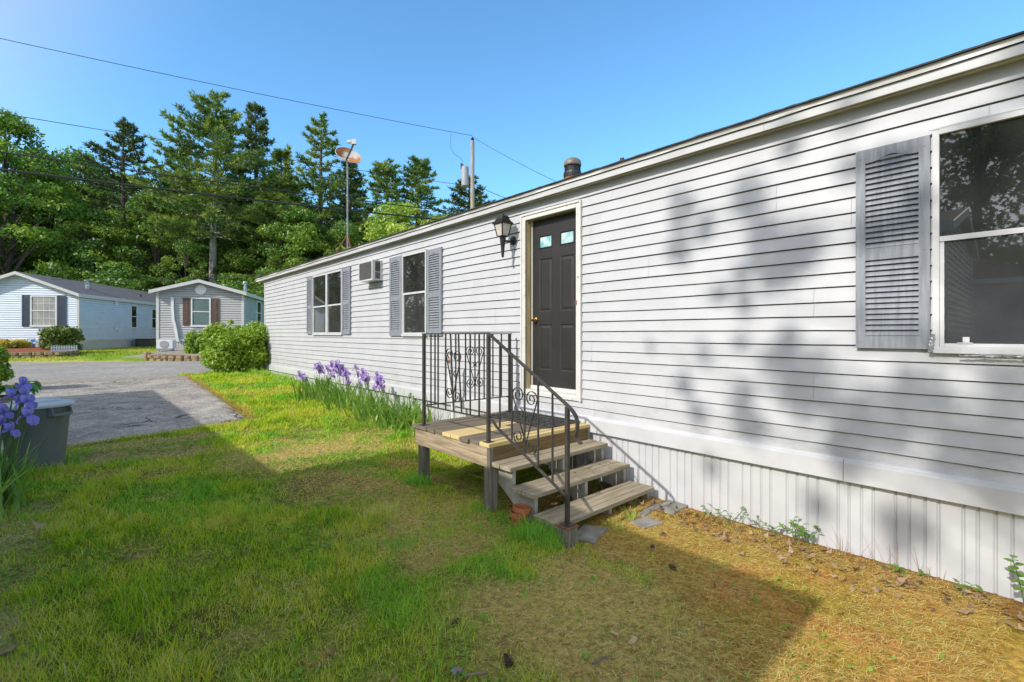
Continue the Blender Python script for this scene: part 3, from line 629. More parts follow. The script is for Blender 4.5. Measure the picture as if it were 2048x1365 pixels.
def doormat():
    t = thing('door_mat', 'black openwork rubber mat with scroll pattern in front of the door', 'door mat', (3.7, 3.75, -.95))
    x0, x1, y0, y1, z = 3.46, 3.95, 3.30, 4.22, -.948; m = MB()
    for a, b in (((x0, y0), (x1, y0)), ((x1, y0), (x1, y1)), ((x1, y1), (x0, y1)), ((x0, y1), (x0, y0))): m.bar([(a[0], a[1], z + .005), (b[0], b[1], z + .005)], .035, .012, (b[1] - a[1], a[0] - b[0], 0))
    r = random.Random(6)
    for i in range(5):
        for k in range(9):
            cx = x0 + .05 + (x1 - x0 - .1) * i / 4; cy = y0 + .05 + (y1 - y0 - .1) * k / 8; s = 1 if (i + k) % 2 else -1
            pts = [(cx + (.062 - .045 * q / 22) * math.cos(q * .45 * s + k), cy + (.062 - .045 * q / 22) * math.sin(q * .45 * s + k), z + .005 + .003 * r.random()) for q in range(23)]
            m.bar(pts, .016, .010, (0, 0, 1))
    m.build('mat_scrolls', M['rubber'], t)
doormat()
p = ground_at(1041, 1035); pot = thing('terracotta_pot', 'two nested orange terracotta flower pots tipped under the bottom step', 'flower pot', (2.60, 2.80, hz(2.6, 2.8)))
for i, (dx, dz, tl) in enumerate(((0, 0, .05), (.018, .035, .12))):
    m = MB(); ax = Vector((tl, -tl * .3, 1)).normalized()
    m.lathe((2.59 + dx, 2.79, hz(2.6, 2.8) - .01 + dz), [(.045, 0), (.064, .10), (.074, .10), (.076, .135), (.066, .135), (.060, .10), (.042, .02)], 24, axis=ax); m.build('pot', M['clay'], pot, smoothed=True)
# paving pieces by the steps
def slab(u, v, lx, ly, rot, label, hgt=.05):
    c = ground_at(u, v); m = MB(); r = random.Random(int(u)); a = math.radians(rot); pts = []
    for sx, sy in ((-1, -1), (-.1, -1), (1, -1), (1, .1), (1, 1), (.1, 1), (-1, 1), (-1, -.1)):
        x, y = sx * lx / 2 * r.uniform(.9, 1.05), sy * ly / 2 * r.uniform(.88, 1.05); pts.append((c.x + x * math.cos(a) - y * math.sin(a), c.y + x * math.sin(a) + y * math.cos(a), c.z - .03))
    m.prism(pts, (r.uniform(-.004, .004), 0, hgt)); o = m.build('paving_slab', M['concrete'], bevel=.006); tag(o, label, 'paving slab', 'concrete pieces laid beside the porch steps')
slab(1342, 1017, .30, .19, 4, 'grey concrete slab lying against the skirting past the steps')
slab(1300, 1022, .40, .07, 8, 'narrow concrete edging strip just right of the bottom step')
slab(1292, 1048, .22, .17, -12, 'broken concrete piece furthest out on the pine needles beside the steps')
slab(1178, 1070, .30, .20, 20, 'flat concrete slab below the bottom tread beside the timber block')
# standpipe seen through the railing
sp = thing('water_standpipe', 'bent white standpipe with red tap rising beside the skirting behind the railing', 'water pipe', (3.8, 5.0, -1.4))
m = MB(); q = px(905, 790, 6.55); g = hz(q.x, q.y)
m.tube([(q.x, q.y, g - .1), (q.x + .01, q.y, -1.0), (q.x - .01, q.y + .05, -.7), (q.x, q.y + .06, -.42), (q.x - .03, q.y + .04, -.34)], .028, 10); m.build('pipe', M['white'], sp, smoothed=True)
m = MB(); m.lathe((q.x - .02, q.y + .05, -.37), [(.03, 0), (.03, .03), (.008, .035)], 10, axis=(-1, 0, .2)); m.build('tap', M['clay'], sp)
m = MB(); m.lathe((q.x - .06, q.y - .04, g - .02), [(.02, -.02), (.11, .0), (.13, .05), (.08, .11), (.02, .13)], 9); o = m.build('grey_rock', M['concrete']); tag(o, 'pale rock sitting at the foot of the white standpipe', 'rock')

# ---------------------------------------------------------------- rubbish bin
def bin_():
    bx, by = -.37, 7.12; g = hz(bx, by); t = thing('rubbish_bin', 'round grey plastic rubbish bin with a grey lid lightened for skylight standing by the driveway', 'rubbish bin', (bx, by, g))
    n = 48; prof = [(.225, -.02), (.228, .05), (.262, .52), (.266, .525), (.272, .64), (.285, .645), (.285, .665)]
    m = MB(); vs = []
    for r, z in prof:
        for k in range(n):
            a = math.tau * k / n; q = 1.0
            if z < .53 and (int(k * 8 / n) % 2 == 0): q = .955
            vs.append((bx + r * q * math.cos(a), by + r * q * math.sin(a), g + z))
    m.add(vs, [(i * n + k, i * n + (k + 1) % n, (i + 1) * n + (k + 1) % n, (i + 1) * n + k) for i in range(len(prof) - 1) for k in range(n)]); m.build('body', M['binplastic'], t, smoothed=True)
    m = MB(); m.lathe((bx, by, g), [(.290, .655), (.305, .66), (.308, .678), (.295, .694), (.20, .708), (.195, .722), (.185, .730), (.01, .735)], 48); m.build('lid', M['lidplastic'], t, smoothed=True)
    for a0 in (math.radians(-50), math.radians(130)):
        e = Vector((math.cos(a0), math.sin(a0), 0)); f = Vector((-e.y, e.x, 0)); c = Vector((bx, by, g)) + e * .30
        m = MB()
        for s in (-1, 1): m.prism([c + f * (s * .085) - e * .035 + Vector((0, 0, .655)), c + f * (s * .085) + e * .02 + Vector((0, 0, .645)), c + f * (s * .085) + e * .038 + Vector((0, 0, .575)), c + f * (s * .085) - e * .035 + Vector((0, 0, .555))], f * .012 * s)
        m.obox(c + e * .030 + Vector((0, 0, .582)), f * .085, e * .011, Vector((0, 0, .014))); m.build('handle', M['binplastic'], t, bevel=.003)
bin_()

# ---------------------------------------------------------------- ground, road, driveway
def zones(x, y):
    n1 = fbm(x, y, 1.1, 1); n2 = fbm(x, y, 2.7, 5); n3 = fbm(x, y, .5, 8)
    edge = smooth((-.22 - x + .35 * (n2 - .5) + .05 * (y - 2)) / .22) * smooth((6.2 - y) / .5)
    moss = smooth((x - 2.62 + .75 * smooth((1.7 - y) / 1.0) + .9 * (n1 - .5)) / .6) * smooth((3.0 - y + .6 * (n2 - .5)) / .7)
    dirt = smooth((7.95 - y) / .15) * smooth((y - 6.6 + .7 * (n1 - .5)) / .6) * smooth((1.55 - x) / .4)
    bare = np.maximum(smooth(1 - np.hypot((x - 2.15) / .95, (y - 3.6) / 1.5)) * 1.5, smooth(1 - np.hypot((x - 2.1) / 1.1, (y - 1.7) / 1.3)) * 1.25)
    tan = smooth(1 - np.hypot((x - 2.1) / 1.5, (y - 6.2) / .9)) * 1.25
    left = smooth((2.0 - x) / 1.2)
    green = .22 + 1.35 * (n1 - .42) + 1.5 * (n2 - .45) + .42 * left - .30 * bare * (n2 + .4) - .35 * tan - .8 * dirt - .75 * edge
    n4 = fbm(x, y, 6.5, 33); green = green + .55 * (n4 - .5)
    green = green + .35 * smooth((y - 6.8) / 1.0) * smooth((x - 1.6) / .5) - 1.1 * moss + .25 * smooth((n2 - .62) / .1)
    return np.clip(green, 0, 1), np.clip(moss, 0, 1), np.clip(dirt + .85 * edge, 0, 1), np.clip(tan + bare * .6, 0, 1), n1, n2, n3
def lerp3(a, b, t): t = np.asarray(t)[..., None]; return np.asarray(a) * (1 - t) + np.asarray(b) * t
def ground_tint(x, y):
    g, moss, dirt, tan, n1, n2, n3 = zones(x, y)
    c = lerp3((.125, .092, .042), (.065, .088, .015), smooth((g - .1) / .5)); c = lerp3(c, (.045, .032, .018), smooth((fbm(x, y, 4.2, 51) - .62) / .06) * .6)
    c = lerp3(c, (.21, .16, .07), np.clip(tan, 0, 1) * .75)
    c = lerp3(c, (.145, .118, .082), dirt * .9)
    mc = .74 * lerp3((.235, .15, .048), (.185, .135, .034), smooth((n2 - .38) / .25)); mc = lerp3(mc, (.20, .095, .04), smooth((fbm(x, y, 3.3, 21) - .55) / .12) * .7)
    c = lerp3(c, mc, moss)
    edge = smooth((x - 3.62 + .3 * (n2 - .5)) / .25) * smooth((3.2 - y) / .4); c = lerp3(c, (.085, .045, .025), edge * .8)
    far = smooth((y - 15) / 2); c = lerp3(c, lerp3((.17, .16, .05), (.07, .11, .02), smooth((n3 - .4) / .2)), far)
    return c * np.array([2.9, 2.9, 2.1])
def arr(*segs):
    o = []
    for a, b, s in segs: o += list(np.arange(a, b, s))
    return np.array(o + [segs[-1][1]])
gx = arr((-400, -60, 40), (-60, -8, 4), (-8, -2.2, .5), (-2.2, 4.1, .06), (4.1, 9, .7), (9, 60, 3), (60, 440, 40))
gy = arr((-80, -10, 10), (-10, -.6, .6), (-.6, 9, .06), (9, 16, .14), (16, 34, .5), (34, 80, 3), (80, 480, 40))
X, Y = np.meshgrid(gx, gy); Zg = height(X, Y); nx, ny = len(gx), len(gy)
i, j = np.meshgrid(np.arange(nx - 1), np.arange(ny - 1)); q = (j * nx + i).ravel()
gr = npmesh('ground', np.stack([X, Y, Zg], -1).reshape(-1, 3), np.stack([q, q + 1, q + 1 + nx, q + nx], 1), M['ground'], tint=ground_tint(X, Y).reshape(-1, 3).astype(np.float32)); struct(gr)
gr.data.polygons.foreach_set('use_smooth', [True] * len(gr.data.polygons))
def sheet(name, left, right, mat, lift=.012, n=60, m=24, wob=0.0):
    def res(poly, n):
        poly = np.array(poly, float); d = np.r_[0, np.cumsum(np.hypot(*np.diff(poly, axis=0).T))]; s = np.linspace(0, d[-1], n)
        return np.stack([np.interp(s, d, poly[:, 0]), np.interp(s, d, poly[:, 1])], 1)
    a, b = res(left, n), res(right, n)
    if wob:
        for e, o in ((a, 1), (b, 2)): e += (np.stack([fbm(e[:, 0], e[:, 1], 1.6, 30 + o), fbm(e[:, 0], e[:, 1], 1.6, 40 + o)], 1) - .5) * wob
    t = np.linspace(0, 1, m)[None, :, None]; G = a[:, None] * (1 - t) + b[:, None] * t
    z = height(G[..., 0], G[..., 1]) + lift
    z[:, 0] -= lift + .02; z[:, -1] -= lift + .02; z[0] -= lift + .02; z[-1] -= lift + .02
    V = np.dstack([G, z]).reshape(-1, 3); i, j = np.meshgrid(np.arange(m - 1), np.arange(n - 1)); q = (j * m + i).ravel()
    o = npmesh(name, V, np.stack([q, q + 1, q + 1 + m, q + m], 1), mat); struct(o); o.data.polygons.foreach_set('use_smooth', [True] * len(o.data.polygons)); return o
near = [(-40, 40), (-14, 22.5), (-6, 17.4), (-.9, 15.35), (2.3, 15.05), (3.2, 16.9), (9, 16.8), (40, 14)]
far = [(-40, 49), (-14, 33), (-6, 27.9), (-1.5, 25.05), (3.4, 21.9), (9, 20.6), (40, 19)]
sheet('road', near, far, M['asphalt_road'], .016, 110, 26, .25)
sheet('road_shoulder', [(-14, 21.5), (-6, 16.5), (-.9, 14.7), (2.25, 14.55)], [(-14, 22.9), (-6, 17.7), (-.9, 15.6), (2.35, 15.3)], M['gravel'], .022, 80, 8, .35)
sheet('driveway', [(-2.6, 7.3), (-1.2, 7.72), (-.2, 7.92), (1.0, 8.12), (2.02, 8.45)], [(-2.6, 15.0), (-1.2, 15.0), (0, 14.95), (1.0, 14.9), (2.12, 14.85)], M['asphalt_drive'], .012, 60, 70, .22)
sheet('side_driveway', [(.8, 24.3), (3.4, 28.5), (8, 37)], [(2.55, 22.6), (4.6, 27.9), (9, 36.5)], M['asphalt_road'], .018, 30, 10, .15)

# ---------------------------------------------------------------- grass
rs = np.random.RandomState(42)
def inshape(x, y):
    dr = (x < 2.02 + .12 * (fbm(x, y, 2, 3) - .5)) & (y > 7.95 + .16 * x + .1 * (fbm(x, y, 2.4, 7) - .5)) & (y < 15.2)
    wall = x > 3.97; deck = (x > 2.68) & (y > 2.75) & (y < 4.42)
    return ~(dr | wall | deck)
def blade_mesh(name, x, y, L, W, tint, lean, mat, kind='stuff', parent=None, ang=None, lift=0.0, gain=6.2):
    n = len(x); z = height(x, y) - .004 + lift
    a = rs.rand(n) * math.tau if ang is None else ang; dx, dy = np.cos(a), np.sin(a)
    ph = rs.rand(n) * math.tau; sx, sy = np.cos(ph), np.sin(ph)
    h = L * np.sqrt(np.maximum(.02, 1 - lean ** 2)); r = L * lean
    b0 = np.stack([x - sx * W / 2, y - sy * W / 2, z], 1); b1 = np.stack([x + sx * W / 2, y + sy * W / 2, z], 1)
    m0 = np.stack([x - sx * W * .38 + dx * r * .38, y - sy * W * .38 + dy * r * .38, z + h * .6], 1); m1 = np.stack([x + sx * W * .38 + dx * r * .38, y + sy * W * .38 + dy * r * .38, z + h * .6], 1)
    tp = np.stack([x + dx * r, y + dy * r, z + h], 1)
    V = np.stack([b0, b1, m1, m0, tp], 1).reshape(-1, 3); k = np.arange(n) * 5
    F = np.concatenate([np.stack([k, k + 1, k + 2], 1), np.stack([k, k + 2, k + 3], 1), np.stack([k + 3, k + 2, k + 4], 1)])
    o = npmesh(name, V, F, mat, tint=np.repeat(np.minimum(tint * gain * (.5 + rs.rand(n)[:, None]), .68), 5, 0).astype(np.float32)); o['kind'] = kind; return o
def region(x0, x1, y0, y1, dens):
    n = int((x1 - x0) * (y1 - y0) * dens); return x0 + rs.rand(n) * (x1 - x0), y0 + rs.rand(n) * (y1 - y0)
PX, PY, PD = [], [], []
for a in ((-1.6, 4, .2, 3.2, 8500), (-1.6, 4, 3.2, 5.4, 6500), (-1.6, 4, 5.4, 8.4, 4500), (1.9, 4, 8.4, 15.6, 2300), (-1.6, 4, -1.2, .2, 2500)):
    x, y = region(*a); PX.append(x); PY.append(y)
x = np.concatenate(PX); y = np.concatenate(PY); g, moss, dirt, tan, n1, n2, n3 = zones(x, y)
keep = inshape(x, y) & (rs.rand(len(x)) < np.clip(.13 + 1.0 * g + .03 * moss, 0, 1))
x, y, g, moss, tan, n1, n2 = [v[keep] for v in (x, y, g, moss, tan, n1, n2)]; n = len(x)
dist = np.hypot(x, y); rnd = rs.rand(n)
tint = lerp3((.064, .138, .006), (.14, .205, .010), rnd); tint = lerp3(tint, (.105, .10, .012), np.clip(.55 - g * .75 + .5 * (rs.rand(n) - .5), 0, 1))
tint = lerp3(tint, (.115, .092, .034), (rs.rand(n) < .12 + .32 * tan).astype(float) * .9); tint = lerp3(tint, (.095, .075, .012), np.clip(moss, 0, 1) * .5); tf = vnoise(x, y, 16, 91); tint = tint * (.55 + .95 * tf)[:, None]; pt = fbm(x, y, 2.4, 71); tint = tint * (.62 + .75 * smooth((pt - .32) / .36))[:, None]; tint = lerp3(tint, (.03, .105, .010), smooth((fbm(x, y, 1.3, 77) - .56) / .07) * .55)
L = (.014 + .040 * rs.rand(n)) * (.5 + .95 * g) * (1 - .35 * moss); tall = smooth((fbm(x, y, 3.1, 14) - .6) / .1); L *= (1 + .8 * tall) * (.65 + .75 * vnoise(x, y, 16, 91))
blade_mesh('grass', x, y, L, .0034 * np.maximum(1, dist / 2.8), tint, .25 + .65 * rs.rand(n), M['grass'])
n = 9000; x = rs.uniform(-1.8, 2.2, n); y = rs.uniform(7.8, 15.6, n); k = (~inshape(x, y)) & (rs.rand(n) < .12 + 1.2 * smooth((fbm(x, y, 1.1, 81) - .5) / .12) + (y > 14.4)); x, y = x[k], y[k]; n = len(x)
z = height(x, y) + .012; sz = .006 + .013 * rs.rand(n) ** 2; an = rs.rand(n)[:, None] * 6.28 + np.arange(4) / 4 * math.tau; jr = sz[:, None] * (.6 + .7 * rs.rand(n, 4))
B_ = np.stack([x[:, None] + jr * np.cos(an), y[:, None] + jr * np.sin(an), np.repeat(z[:, None] - .003, 4, 1)], -1); T_ = np.stack([x + sz * .2, y, z + sz * .8], -1)[:, None]; V = np.concatenate([B_, T_], 1).reshape(-1, 3); q = np.arange(n) * 5
F = np.concatenate([np.stack([q + i, q + (i + 1) % 4, q + 4], 1) for i in range(4)]); o = npmesh('loose_stones', V, F, M['litter'], tint=np.repeat(lerp3((.16, .15, .14), (.55, .51, .45), rs.rand(n)), 5, 0).astype(np.float32)); o['kind'] = 'stuff'
# clover and broad leaved weeds among the blades
x, y = region(-1.5, 3.3, .3, 7.5, 1500); cl = smooth((fbm(x, y, 1.5, 61) - .56) / .08) + .04; k = inshape(x, y) & (rs.rand(len(x)) < cl); x, y = x[k], y[k]; n = len(x); z = height(x, y) + .008 + .02 * rs.rand(n)
r_ = (.005 + .008 * rs.rand(n)) * (1 + .6 * (rs.rand(n) < .1)); tl_ = rs.randn(n, 2) * .4; an = np.arange(6) / 6 * math.tau
ex, ey = r_[:, None] * np.cos(an), r_[:, None] * np.sin(an) * .8; V = np.stack([x[:, None] + ex, y[:, None] + ey, z[:, None] + ex * tl_[:, :1] + ey * tl_[:, 1:]], -1).reshape(-1, 3); q = np.arange(n)[:, None] * 6 + np.arange(6)
o = npmesh('clover_leaves', V, q, M['grass'], tint=np.repeat(lerp3((.16, .33, .04), (.32, .48, .10), rs.rand(n)), 6, 0).astype(np.float32)); o['kind'] = 'stuff'
# taller unmown tufts by posts, skirting and bed edges
tx, ty, tl, tt = [], [], [], []
def tuft(cx, cy, r, n, l, dark=0.5, yl=0):
    a = rs.rand(n) * math.tau; q = r * np.sqrt(rs.rand(n)); tx.append(cx + q * np.cos(a)); ty.append(cy + q * np.sin(a)); tl.append(l * (.5 + .6 * rs.rand(n)))
    tt.append(lerp3(lerp3((.026, .075, .009), (.075, .145, .016), rs.rand(n) * (1.4 - dark)), (.11, .10, .03), np.full(n, yl)))
for u, v, r, n, l, d, yl in ((1075, 1082, .13, 420, .20, .6, 0), (1045, 1075, .11, 260, .17, .6, 0), (1110, 1095, .09, 170, .16, .5, 0), (825, 965, .12, 260, .12, .6, 0), (845, 970, .1, 200, .14, .7, 0), (970, 1020, .12, 260, .10, .6, 0), (1000, 1040, .1, 160, .09, .5, 0),
                             (1260, 1040, .06, 60, .13, .2, .4), (1235, 1060, .05, 50, .11, .2, .4), (1265, 1010, .05, 40, .10, .2, .3), (120, 930, .18, 300, .10, .7, 0), (60, 950, .2, 300, .12, .7, 0),
                             (640, 1135, .10, 160, .07, .7, 0), (800, 1090, .13, 260, .07, .7, 0), (720, 1100, .12, 200, .06, .6, 0)):
    p = ground_at(u, v); tuft(p.x, p.y, r, n, l, d, yl)
for k in range(70):
    yy = rs.uniform(9.5, 15.3); tuft(rs.uniform(3.55, 3.97), yy, .12, 26, rs.uniform(.10, .22), .3, .15)
for k in range(26): tuft(rs.uniform(3.86, 3.97), rs.uniform(4.6, 9.3), .1, 18, rs.uniform(.08, .15), .4, .2)
for k in range(60): tuft(2.05 + rs.uniform(0, .25), rs.uniform(8.5, 14.8), .1, 26, rs.uniform(.04, .08), .4, .2)
x, y, L, tint = np.concatenate(tx), np.concatenate(ty), np.concatenate(tl), np.concatenate(tt); k = (x < 3.985)
x, y, L, tint = x[k], y[k], L[k], tint[k]
blade_mesh('tall_grass', x, y, L, .003 * np.maximum(1, np.hypot(x, y) / 3), tint, .15 + .7 * rs.rand(len(x)), M['grass'])
# far lawn beyond the road
x = rs.uniform(-6, 6, 60000); y = rs.uniform(22, 34, 60000); q = .512 * x + .859 * y; p_ = .859 * x - .512 * y
k = (q > 20.8) & (q < 30) & (np.abs((x - .8 - (y - 24.3) * .6) - .95) > 1.05) & (rs.rand(60000) < .8) & (fbm(x, y, .8, 4) > .33); x, y = x[k], y[k]
tint = lerp3((.05, .085, .008), (.11, .10, .02), np.clip(rs.rand(len(x)) * .6 + 1.2 * (fbm(x, y, .6, 9) - .45), 0, 1))
blade_mesh('grass', x, y, .05 + .05 * rs.rand(len(x)), np.full(len(x), .02), tint, .3 + .5 * rs.rand(len(x)), M['grass'])
# dry thatch, moss fronds and pine needles lying on the ground
def strands(name, x, y, L, W, tint, lift=.004, ang=None, tilt=.12):
    n = len(x); a = rs.rand(n) * math.tau if ang is None else ang; z = height(x, y) + lift + .008 * rs.rand(n)
    dx, dy = np.cos(a) * L / 2, np.sin(a) * L / 2; sx, sy = -np.sin(a) * W / 2, np.cos(a) * W / 2; dz = (rs.rand(n) - .5) * L * tilt * 2
    bx_, by_ = (rs.rand(n) - .5) * L * .25, (rs.rand(n) - .5) * L * .25
    e0 = np.stack([x - dx, y - dy, z - dz], 1); e1 = np.stack([x + dx, y + dy, z + dz], 1)
    c0 = np.stack([x + bx_ + sx, y + by_ + sy, z + .003], 1); c1 = np.stack([x + bx_ - sx, y + by_ - sy, z + .003], 1)
    V = np.stack([e0, c0, e1, c1], 1).reshape(-1, 3); k = np.arange(n) * 4
    o = npmesh(name, V, np.stack([k, k + 3, k + 2, k + 1], 1), M['litter'], tint=np.repeat(np.minimum(tint * np.array([2.5, 2.5, 1.8]), .75), 4, 0).astype(np.float32)); o['kind'] = 'stuff'; return o
x, y = region(-1.6, 4, .2, 8.4, 4200); g, moss, dirt, tan, n1, n2, n3 = zones(x, y)
k = inshape(x, y) & (rs.rand(len(x)) < np.clip(.75 - .7 * g - .5 * moss + .3 * tan, .08, 1)); x, y = x[k], y[k]; n = len(x)
tint = lerp3((.22, .165, .085), (.40, .33, .19), rs.rand(n)); tint = lerp3(tint, (.13, .08, .04), (rs.rand(n) < .25).astype(float)); tint = lerp3(tint, (.20, .20, .05), (rs.rand(n) < .25).astype(float))
strands('dry_thatch', x, y, .02 + .045 * rs.rand(n), .0022 * np.maximum(1, np.hypot(x, y) / 2.6), tint, .003)
x, y = region(1.2, 4, .1, 4.6, 5200); g, moss, dirt, tan, n1, n2, n3 = zones(x, y); pn = smooth((fbm(x, y, 1.7, 25) - .4) / .2)
k = inshape(x, y) & (rs.rand(len(x)) < np.clip(moss * (.15 + .6 * pn) + .06, 0, 1)); x, y, pn = x[k], y[k], pn[k]; n = len(x)
tint = lerp3((.30, .165, .075), (.44, .29, .14), rs.rand(n)); tint = lerp3(tint, (.20, .08, .035), (rs.rand(n) < .3).astype(float))
strands('pine_needles', x, y, .06 + .07 * rs.rand(n), np.full(n, .0022), tint, .005, 2.3 + rs.randn(n) * .75, .06)
n = 5000; y = rs.uniform(8.2, 15.4, n); x = 2.06 - np.abs(rs.randn(n)) * .10 + .05; strands('pine_needles', x, y, .05 + .06 * rs.rand(n), np.full(n, .004), lerp3((.20, .09, .04), (.34, .20, .10), rs.rand(n)), .016)
n = 2600; x = rs.uniform(-1, 2.1, n); y = 7.86 + .16 * x + np.abs(rs.randn(n)) * .10; strands('dry_thatch', x, y, .04 + .05 * rs.rand(n), np.full(n, .004), lerp3((.16, .12, .07), (.34, .28, .17), rs.rand(n)), .016)
x, y = region(1.8, 4, .1, 3.4, 9000); g, moss, dirt, tan, n1, n2, n3 = zones(x, y); k = inshape(x, y) & (rs.rand(len(x)) < moss * np.clip(.9 - 1.2 * (fbm(x, y, 1.7, 25) - .4), .15, 1)); x, y = x[k], y[k]; n = len(x)
tint = lerp3((.18, .12, .024), (.33, .205, .05), rs.rand(n)); tint = lerp3(tint, (.13, .14, .02), (rs.rand(n) < .25).astype(float))
blade_mesh('moss', x, y, .010 + .014 * rs.rand(n), np.full(n, .0035), tint, .2 + .7 * rs.rand(n), M['litter'], gain=1.6)
# fallen leaves
def leaf_litter():
    V, F = [], []; r = random.Random(21); pos = []
    for _ in range(260): yy = r.uniform(.0, 3.0); pos.append((r.uniform(3.62, 3.99) - .11 * abs(r.gauss(0, 1)), yy, r.uniform(.016, .042)))
    for _ in range(240): pos.append((r.uniform(.6, 3.3), r.uniform(.7, 4.8), r.uniform(.006, .018)))
    for _ in range(40): pos.append((r.uniform(2.7, 3.9), r.uniform(2.4, 4.2), r.uniform(.03, .06)))
    for u, v, s in ((15, 1312, .07), (78, 1058, .06), (640, 910, .045), (1470, 1010, .05)): p = ground_at(u, v); pos.append((p.x, p.y, s))
    for x, y, s in pos:
        if 2.66 < x and 2.9 < y < 4.4 and r.random() < .4: continue
        b = len(V); z = hz(x, y) + .012 + r.random() * .012; a = r.random() * 7; tx_, ty_ = r.gauss(0, .35), r.gauss(0, .35); cu = r.uniform(-.4, .8)
        k = 9; V.append((x, y, z))
        for i in range(k):
            q = i / (k - 1) * math.tau * .96 + .1; rr = s * (1.0 if i % 2 == 0 else .55) * (1 if r.random() > .15 else .7); ex, ey = math.cos(q) * rr * 1.0, math.sin(q) * rr * .62
            V.append((x + ex * math.cos(a) - ey * math.sin(a), y + ex * math.sin(a) + ey * math.cos(a), z + ex * tx_ + ey * ty_ + cu * (ex * ex + ey * ey) / s))
        for i in range(k): F.append((b, b + 1 + i, b + 1 + (i + 1) % k))
    o = npmesh('fallen_leaves', V, F, M['deadleaf']); o['kind'] = 'stuff'
leaf_litter()
def cone(u, v, s, label):
    p = ground_at(u, v); m = MB(); r = random.Random(int(u)); ax = Vector((r.uniform(-1, 1), r.uniform(-1, 1), .35)).normalized()
    e1 = ax.orthogonal().normalized(); e2 = ax.cross(e1); c = p + Vector((0, 0, s * .28))
    for i in range(60):
        t = i / 59; a = i * 2.4; w = s * .52 * math.sin(math.pi * (.12 + .83 * t)) ; d = (e1 * math.cos(a) + e2 * math.sin(a)); b = c + ax * (s * (t - .5) * 1.3)
        sd = ax.cross(d) * s * .13; tip = b + d * w + ax * s * .10
        m.add([b - sd * .5, b + sd * .5, tip + sd, tip + ax * s * .05, tip - sd], [(0, 1, 2, 3, 4)])
    m.lathe(c - ax * s * .6, [(s * .1, 0), (s * .25, s * .4), (s * .22, s * .8), (s * .06, s * 1.2)], 8, axis=ax)
    tag(m.build('pine_cone', M['cone'], None), label, 'pine cone', 'pine cones lying on the lawn')
cone(910, 1252, .042, 'dark pine cone among green blades in the middle foreground grass')
cone(1017, 1331, .052, 'upright pine cone nearest the bottom edge of the lawn')
cone(1346, 1139, .042, 'dark pine cone in the shade just short of the sunlit moss')
cone(1327, 1072, .038, 'small pine cone on sunlit needles beside the broken concrete piece')
cone(1305, 1097, .034, 'tiny pine cone at the shadow edge below the broken concrete')
def stick(u, v, u2, v2, r, mat, name, label, cat, flat=False):
    a, b = ground_at(u, v), ground_at(u2, v2); a.z += .012; b.z += .016; m = MB()
    if flat: m.bar([a, b], r * 2.2, r * .8, (b - a).cross(Vector((0, 0, 1))))
    else: m.tube([a, a.lerp(b, .4) + Vector((0, .004, .006)), b], [r, r * .9, r * .6], 7)
    tag(m.build(name, M[mat], None), label, cat)
stick(1186, 1334, 1221, 1319, .008, 'stick', 'stick', 'short grey stick lying in the dry grass near the bottom edge', 'stick')
stick(920, 1362, 975, 1353, .006, 'stick', 'stick', 'thin brown twig beside the grey block at the bottom edge', 'stick')
stick(1221, 1268, 1237, 1277, .008, 'chip', 'wood_chip', 'pale orange wood chip lying flat on the dry lawn', 'wood chip', True)
stick(1262, 1293, 1271, 1281, .011, 'chip', 'wood_chip', 'blunt pale wood chip standing out below the flat orange one', 'wood chip', True)
stick(906, 1356, 923, 1348, .022, 'concrete', 'stone_block', 'small grey block of stone sunk in grass at the bottom edge', 'stone')

# ---------------------------------------------------------------- irises, weeds, bushes
def strip(V, F, base, d, L, w, droop, seg=4, up=Vector((0, 0, 1)), taper=1.0):
    side = d.cross(up); side = side.normalized() if side.length > 1e-4 else Vector((1, 0, 0)); p = Vector(base); b = len(V); dirv = (up + d * .25).normalized() if droop is not None else d
    for i in range(seg + 1):
        t = i / seg; ww = w * (1 - t ** 2.2 * taper) * (.75 + .25 * min(1, t * 4)); V.append(p - side * ww / 2); V.append(p + side * ww / 2)
        dirv = (dirv + d * droop / seg - up * droop * .35 * t / seg).normalized(); p = p + dirv * L / seg
    for i in range(seg): F.append((b + 2 * i, b + 2 * i + 1, b + 2 * i + 3, b + 2 * i + 2))
def iris_flower(V, F, c, s, r, T=None, cols=None):
    c = Vector(c); up_, fall, dk = cols
    for k in range(6):
        a = k * math.tau / 6 + r.uniform(-.3, .3); d = Vector((math.cos(a), math.sin(a), 0)); sd = Vector((-d.y, d.x, 0)); b = len(V); upp = k % 2 == 0; ph = r.uniform(0, 6); sc = s * r.uniform(.85, 1.12)
        prof = [(0.0, .0, .12), (.22, .25, .30), (.34, .52, .43), (.34, .78, .47), (.22, .96, .38), (.05, 1.05, .12)] if upp else [(.0, .0, .14), (.34, .14, .28), (.62, .08, .42), (.82, -.16, .52), (.90, -.46, .48), (.84, -.72, .22)]
        for i, (q, h, w) in enumerate(prof):
            for t in (-1, -.5, 0, .5, 1):
                ru = .07 * sc * abs(t) * math.sin(ph + i * 1.9 + t * 5); cu = .10 * sc * (1 - t * t)
                V.append(c + d * (q * sc * .62 - (cu if upp else 0)) + sd * (t * w * sc * .55) + Vector((0, 0, h * sc * .62 + ru + (cu * .6 if not upp else 0))) + d * ru * .6)
                g = i / 5; base = up_ if upp else fall; mx = max(0, 1 - g * 2.2) * .7 + (.25 if abs(t) < .1 else 0) + r.uniform(-.08, .08); T.append([base[n_] * (1 - mx) + dk[n_] * mx for n_ in range(3)])
        F += [(b + 5 * i + j, b + 5 * i + j + 1, b + 5 * i + j + 6, b + 5 * i + j + 5) for i in range(5) for j in range(4)]
